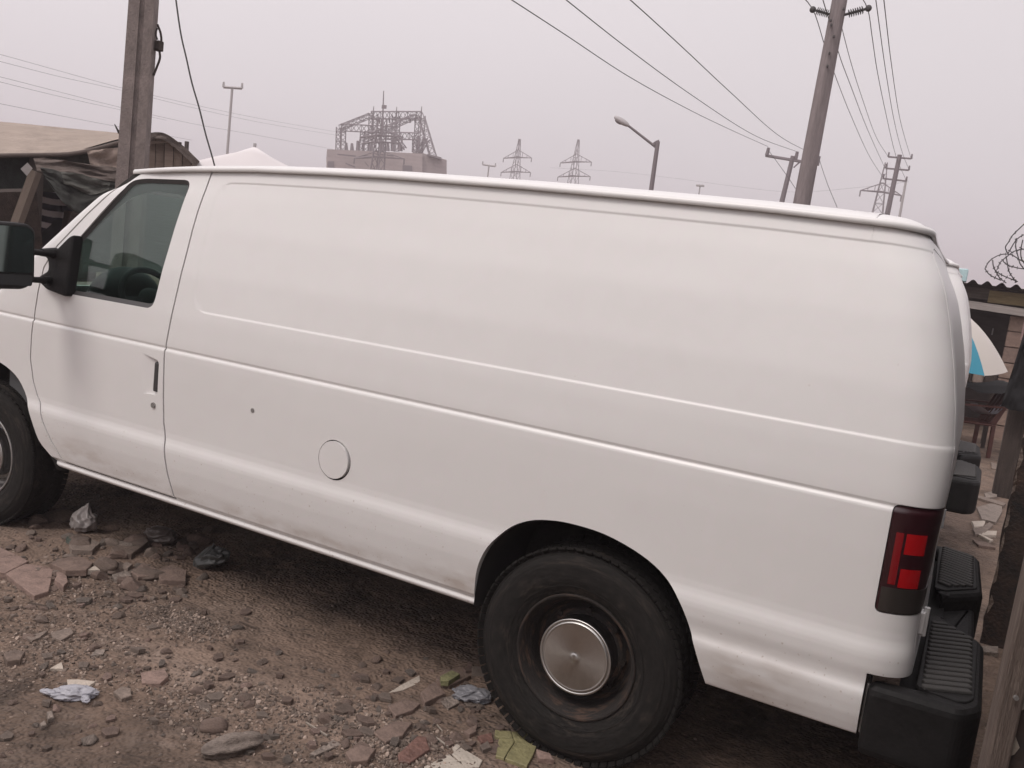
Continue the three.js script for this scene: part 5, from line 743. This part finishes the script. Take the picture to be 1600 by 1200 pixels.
chunk('tile_shard', 'corner of a buried tile near the bottom edge', 'shard', [[483, 1178], [520, 1155], [534, 1162], [492, 1181]], 0.012, D.cement);
chunk('brick', 'pinkish brick end beside the tyre\'s foot', 'brick', [[838, 1170], [860, 1177], [866, 1186], [842, 1184]], 0.03, D.pink);
chunk('tile_shard', 'brown square fragment left of the yellow tile', 'shard', [[746, 1150], [768, 1144], [771, 1158], [752, 1160]], 0.012, D.red);
chunk('stone', 'flat stone at the bottom edge left of the red tile', 'stone', [[540, 1174], [562, 1163], [588, 1170], [575, 1187], [550, 1189]], 0.02, D.brown);
// rounded stones
const rockGeo = []; for (let v = 0; v < 10; v++) { const g = mergeVertices(new THREE.IcosahedronGeometry(1, 2).deleteAttribute('normal').deleteAttribute('uv')); const p = g.attributes.position, U = []; for (let i = 0; i < p.count; i++) { const q = V3(p.getX(i), p.getY(i), p.getZ(i)); const k = 1 + 0.75 * fbm(q.x * 0.9 + v * 5, q.y * 0.9, q.z * 0.9 + v, 3); q.multiplyScalar(k); for (const n of [V3(0.6, 0.7, 0.2), V3(-0.5, 0.8, 0.4), V3(0.1, 0.3, 1), V3(-0.9, 0.1, -0.3)]) { const m = n.clone().applyAxisAngle(V3(0, 1, 0), v * 1.3).normalize(); const d = q.dot(m); if (d > 0.66) q.addScaledVector(m, 0.66 - d); } p.setXYZ(i, q.x, q.y, q.z); U.push(q.x * 0.3, q.z * 0.3 + q.y * 0.3); } g.setAttribute('uv', new THREE.Float32BufferAttribute(U, 2)); const f = g.toNonIndexed(); f.computeVertexNormals(); rockGeo.push(v % 2 ? f : (g.computeVertexNormals(), g)); }
function rock(name, label, px, py, sx, sy, sz, mat, v, group) { const p = onY(px, py, 0); p.y = groundY(p.x, p.z); const o = single(name, rockGeo[v % 10], mat, label, 'stone', group); o.position.copy(p).y += sy * 0.35; o.scale.set(sx, sy, sz); o.rotation.y = v * 1.7; return o; }
rock('stone', 'dark lump of rubble beside the front tyre', 60, 818, 0.055, 0.04, 0.045, D.dark, 1);
rock('stone', 'larger brown lump right of the front tyre', 93, 812, 0.10, 0.05, 0.06, D.dark, 2);
rock('stone', 'squarish grey lump above the half-buried brick', 236, 874, 0.045, 0.035, 0.04, D.grey, 3);
rock('stone', 'grey-white rounded stone near the lower left corner', 138, 1158, 0.028, 0.018, 0.024, D.cement, 4);
rock('stone', 'brown rounded stone right of the cement lump', 508, 1132, 0.03, 0.025, 0.028, D.brown, 5);
rock('stone', 'dirt clod left of the cement lump', 330, 1140, 0.05, 0.025, 0.04, D.brown, 6);
{ // the elongated cement lump: layered, rough
  const c = onY(364, 1162, 0.03); const P = [], I = [], U = [], n = 40, m = 28; for (let i = 0; i <= n; i++) { const t = i / n, x = (t - 0.5) * 0.21, e = Math.pow(Math.sin(Math.PI * clamp(t, 0.0, 1)), 0.35); for (let j = 0; j < m; j++) { const a = j / m * Math.PI * 2; let r = 0.034 * e * (1 + 0.5 * fbm(t * 3, Math.cos(a) * 1.2, Math.sin(a) * 1.2) + 0.2 * Math.sin(a * 5 + t * 2)); P.push(x, 0.022 + 0.85 * r * Math.sin(a), 1.15 * r * Math.cos(a)); U.push(t, j / m); } } for (let i = 0; i < n; i++) for (let j = 0; j < m; j++) { const a = i * m + j, b = i * m + (j + 1) % m; I.push(a, b, a + m, b, b + m, a + m); }
  const g = new THREE.BufferGeometry(); g.setAttribute('position', new THREE.Float32BufferAttribute(P, 3)); g.setAttribute('uv', new THREE.Float32BufferAttribute(U, 2)); g.setIndex(I); g.computeVertexNormals(); const o = single('cement_lump', g, D.cement, 'log-shaped lump of set cement in the foreground dirt', 'rubble'); o.position.set(c.x, groundY(c.x, c.z) + 0.004, c.z); const a = onY(322, 1160, 0), b = onY(405, 1140, 0); o.rotation.y = -Math.atan2(b.z - a.z, b.x - a.x);
  const q = [[320, 1178], [345, 1172], [380, 1166], [407, 1158], [410, 1163], [380, 1174], [340, 1183]]; chunk('cement_flake', 'thin flake lying along the foot of the cement lump', 'rubble', q, 0.012, D.cement);
}
// sticks and straws
const stick = (label, a, b, r, mat) => { const p = onY(a[0], a[1], 0), q = onY(b[0], b[1], 0); p.y = groundY(p.x, p.z) + r; q.y = groundY(q.x, q.z) + r * 1.5; single('stick', beam(p, q, r * 2.2, r * 1.2), mat, label, 'stick'); };
stick('pale split stick right of the cement lump', [478, 1134], [511, 1158], 0.004, D.white); stick('thin twig lying in shade under the sill', [374, 972], [400, 982], 0.003, D.dark); stick('short pale straw left of the cement lump', [317, 1110], [326, 1116], 0.003, D.white); stick('dark curved twig at upper left dirt', [45, 943], [90, 954], 0.004, D.dark); stick('white splinter above the white tiles', [681, 1154], [700, 1168], 0.005, D.white); stick('white splinter left of the wood block', [683, 1132], [692, 1141], 0.003, D.white);
// plastic: bags and a crushed bottle
function crumple(seed, sx, sy, sz, amp, det = 4, neck = 0) { const g = mergeVertices(new THREE.IcosahedronGeometry(1, det * 3).deleteAttribute('normal').deleteAttribute('uv')); const p = g.attributes.position, U = []; for (let i = 0; i < p.count; i++) { const q = V3(p.getX(i), p.getY(i), p.getZ(i)); const rid = Math.abs(fbm(q.x * 1.3 + seed, q.y * 1.3, q.z * 1.3, 2)) * 2 + 0.22 * Math.abs(fbm(q.x * 4 + seed, q.y * 4, q.z * 4, 3)); let k = 1 - amp * rid; if (neck && q.y > 0.6) { const t = (q.y - 0.6) / 0.4; q.x *= 1 - 0.55 * t; q.z *= 1 - 0.55 * t; q.y += neck * t * t; q.x += 0.35 * t * t; } q.multiplyScalar(k); q.y = Math.max(q.y, -0.55); p.setXYZ(i, q.x * sx, q.y * sy, q.z * sz); U.push(q.x, q.y); } g.setAttribute('uv', new THREE.Float32BufferAttribute(U, 2)); g.computeVertexNormals(); return g; }
const film = (r, g, b, t, al) => new THREE.MeshPhysicalMaterial({ color: C(r, g, b), transmission: t, thickness: 0, roughness: 0.42, side: THREE.DoubleSide, clearcoat: 0.25, clearcoatRoughness: 0.3 });
const place = (o, px, py, dy) => { const p = onY(px, py, 0); o.position.set(p.x, groundY(p.x, p.z) + dy, p.z); return o; };
place(single('plastic_bag', crumple(1, 0.085, 0.075, 0.07, 0.5, 4, 0.5), film(0.30, 0.27, 0.26, 0.2), 'knotted greyish plastic bag under the door sill', 'bag'), 130, 838, 0.055);
place(single('plastic_bag', crumple(4, 0.12, 0.062, 0.075, 0.42, 4, 0.3), film(0.10, 0.105, 0.10, 0.3), 'translucent dark plastic bag in shade under the middle sill', 'bag'), 330, 888, 0.05).rotation.z = 0.5;
place(single('plastic_bag', crumple(7, 0.11, 0.045, 0.07, 0.35, 4), film(0.105, 0.085, 0.075, 0.05), 'dull brown bag just right of the long dark slab', 'bag'), 250, 850, 0.04);
chunk('green_scrap', 'greenish plastic scrap at the foot of the knotted bag', 'scrap', [[106, 834], [118, 838], [134, 845], [128, 847], [110, 846], [103, 842]], 0.006, dm([0.07, 0.085, 0.07], 121), 0.02);
place(single('plastic_wrap', crumple(11, 0.09, 0.030, 0.06, 0.75, 5), film(0.40, 0.40, 0.43, 0.55), 'crumpled clear plastic wrap in front of the rear wheel', 'wrap'), 736, 1092, 0.016).rotation.y = 0.4;
{ const g = crumple(14, 0.085, 0.028, 0.042, 0.55, 5); const o = single('crushed_bottle', merge([g, crumple(19, 0.035, 0.011, 0.014, 0.4, 3).rotateY(-0.4).translate(-0.085, 0.004, 0.0), crumple(23, 0.03, 0.010, 0.016, 0.4, 3).rotateY(-1.1).translate(0.045, 0.0, 0.04)]), film(0.55, 0.55, 0.60, 0.45), 'crushed clear plastic bottle in the lower left dirt', 'bottle'); place(o, 116, 1090, 0.016); const a = onY(80, 1085, 0), b = onY(152, 1085, 0); o.rotation.y = -Math.atan2(b.z - a.z, b.x - a.x); }
// countable loose stones, largest first; the rest is gravel
{
  const r = rng(77), keys = ['brown', 'grey', 'brown', 'dark', 'cement', 'pink', 'brown']; let n = 0; const zones = [[0, 860, 300, 960, 40], [0, 930, 420, 1190, 75], [380, 1010, 700, 1195, 60], [640, 1040, 800, 1195, 30]];
  for (const [x0, y0, x1, y1, c] of zones) for (let i = 0; i < c; i++) { const px = lerp(x0, x1, r()), py = lerp(y0, y1, r()); const s = 0.007 + 0.016 * Math.pow(r(), 2.2); const o = rock('loose_stone', 'small loose stone lying on the trodden dirt', px, py, s * (0.8 + 0.9 * r()), s * (0.45 + 0.4 * r()), s * (0.8 + 0.7 * r()), D[keys[Math.floor(r() * 7)]], n++, 'loose stones on the dirt'); o.rotation.y = r() * 6; }
  const hk = ['dark', 'brown', 'grey', 'brown', 'dark', 'cement', 'brown']; for (let i = 0; i < 46; i++) { const px = lerp(15, 330, r()), py = lerp(806, 930, Math.pow(r(), 0.8)) + (px - 170) * 0.06; const s = 0.02 + 0.032 * Math.pow(r(), 1.5); const o = rock('rubble_chunk', 'angular chunk in the rubble heap beside the front wheel', px, py, s * (0.9 + 0.8 * r()), s * (0.5 + 0.4 * r()), s * (0.8 + 0.6 * r()), D[hk[i % 7]], i * 3 + 1, 'chunks of the rubble heap'); o.rotation.set((r() - 0.5) * 0.5, r() * 6, (r() - 0.5) * 0.5); }
  const sg = []; for (let v = 0; v < 8; v++) { const q = rng(300 + v), pts = []; const m = 4 + Math.floor(q() * 3); for (let i = 0; i < m; i++) { const a = (i + 0.5 * q()) / m * Math.PI * 2, rr = 0.65 + 0.5 * q(); pts.push([Math.cos(a) * rr, Math.sin(a) * rr * 0.75]); } const g = extrudeZ(pts, 0, 0.5, 0.06); g.rotateX(-Math.PI / 2); sg.push(g); }
  const sz = [[0, 850, 300, 960, 40], [0, 940, 420, 1180, 34], [400, 1060, 620, 1195, 20], [560, 1040, 800, 1190, 26]]; const sk = ['brown', 'grey', 'cement', 'brown', 'pink', 'brown', 'dark', 'grey']; let w = 0;
  for (const [x0, y0, x1, y1, c] of sz) for (let i = 0; i < c; i++) { const p = onY(lerp(x0, x1, r()), lerp(y0, y1, r()), 0), s = 0.018 + 0.034 * Math.pow(r(), 1.8); const o = single('flat_shard', sg[w % 8], D[sk[w % 8]], 'flat broken shard half sunk in the trodden dirt', 'shard', 'flat shards in the dirt'); w++; o.position.set(p.x, groundY(p.x, p.z) - 0.004 + 0.006 * r(), p.z); o.scale.set(s, 0.018 + 0.02 * r(), s); o.rotation.set((r() - 0.5) * 0.4, r() * 6.28, (r() - 0.5) * 0.4); }
  const gm = new THREE.MeshStandardMaterial({ color: 0xffffff, roughness: 1 }); const N = 15000, ig = mergeVertices(new THREE.IcosahedronGeometry(1, 1).deleteAttribute('normal').deleteAttribute('uv')); { const p = ig.attributes.position; for (let i = 0; i < p.count; i++) { const k = 1 + 0.5 * fbm(p.getX(i) * 1.3, p.getY(i) * 1.3, p.getZ(i) * 1.3); p.setXYZ(i, p.getX(i) * k, p.getY(i) * k * 0.7, p.getZ(i) * k); } ig.computeVertexNormals(); }
  const im = new THREE.InstancedMesh(ig.toNonIndexed(), gm, N); im.geometry.computeVertexNormals(); im.name = 'gravel'; im.userData = { kind: 'stuff', label: 'fine gravel and grit strewn over the dirt', category: 'gravel' }; im.castShadow = im.receiveShadow = true; const o = new THREE.Object3D(), col = new THREE.Color(); let k = 0, guard = 0;
  const cl = [[-1.75, 1.10, 0.22], [-0.75, 1.35, 0.35], [-0.45, 1.25, 0.25], [-2.3, 1.2, 0.5], [-1.9, 1.6, 0.4], [-0.3, 1.4, 0.3], [-1.2, 1.5, 0.35]];
  while (k < N && guard++ < N * 20) { let x, z; if (r() < 0.55) { const c = cl[Math.floor(r() * cl.length)]; const a = r() * 6.283, q = c[2] * Math.pow(r(), 0.7); x = c[0] + q * Math.cos(a); z = c[1] + q * Math.sin(a) * 0.7; } else { x = lerp(-4.2, 2.0, r()); z = lerp(0.2, 2.7, r()); if (fbm(x * 1.6, z * 1.6, 4) < -0.06 + 0.3 * (r() - 0.5)) continue; } if (z < 1.0 && r() < 0.75) continue; const s = 0.0018 + 0.0065 * Math.pow(r(), 3.2); o.position.set(x, groundY(x, z) + s * 0.25, z); o.rotation.set(r() * 6, r() * 6, r() * 6); o.scale.set(s * (0.7 + r() * 0.8), s * (0.5 + r() * 0.5), s * (0.7 + r() * 0.8)); o.updateMatrix(); im.setMatrixAt(k, o.matrix); const v = 0.10 + 0.26 * Math.pow(r(), 2.5); col.setRGB(v * 1.10, v * 0.86, v * 0.71); im.setColorAt(k, col); k++; }
  scene.add(im);
}
// boards and litter in the passage at right
{
  const B = [['weathered board lying across the passage behind the bumper', [[1524, 776], [1530, 774], [1572, 786], [1568, 790]], D.grey], ['pale flat board in the passage litter', [[1526, 792], [1546, 786], [1566, 789], [1556, 816], [1534, 811]], D.cement], ['small white board below the pale flat board', [[1518, 814], [1540, 812], [1536, 822], [1522, 824]], D.white], ['grey plank pointing right in the passage litter', [[1520, 826], [1536, 822], [1546, 816], [1552, 820], [1538, 834], [1524, 834]], D.grey], ['short whitish block by the rusty panel\'s edge', [[1535, 828], [1558, 829], [1557, 836], [1534, 836]], D.white], ['curved pale strip at the bottom of the passage litter', [[1528, 834], [1532, 834], [1552, 843], [1546, 844]], D.white], ['log end lying by the dark wooden post', [[1548, 722], [1571, 728], [1570, 736], [1549, 731]], D.grey], ['pale plank in front of the block shack', [[1538, 770], [1560, 766], [1558, 775], [1540, 777]], D.cement], ['concrete kerb at the foot of the rusty panel', [[1524, 1008], [1560, 1010], [1560, 1020], [1526, 1016]], D.cement], ['flat brown sheet lying behind the black bumper', [[1520, 842], [1545, 848], [1556, 856], [1530, 852]], D.brown]];
  B.forEach(([l, p, m]) => chunk('scrap_board', l, 'board', p, 0.03, m));
}
renderer.render(scene, camera);
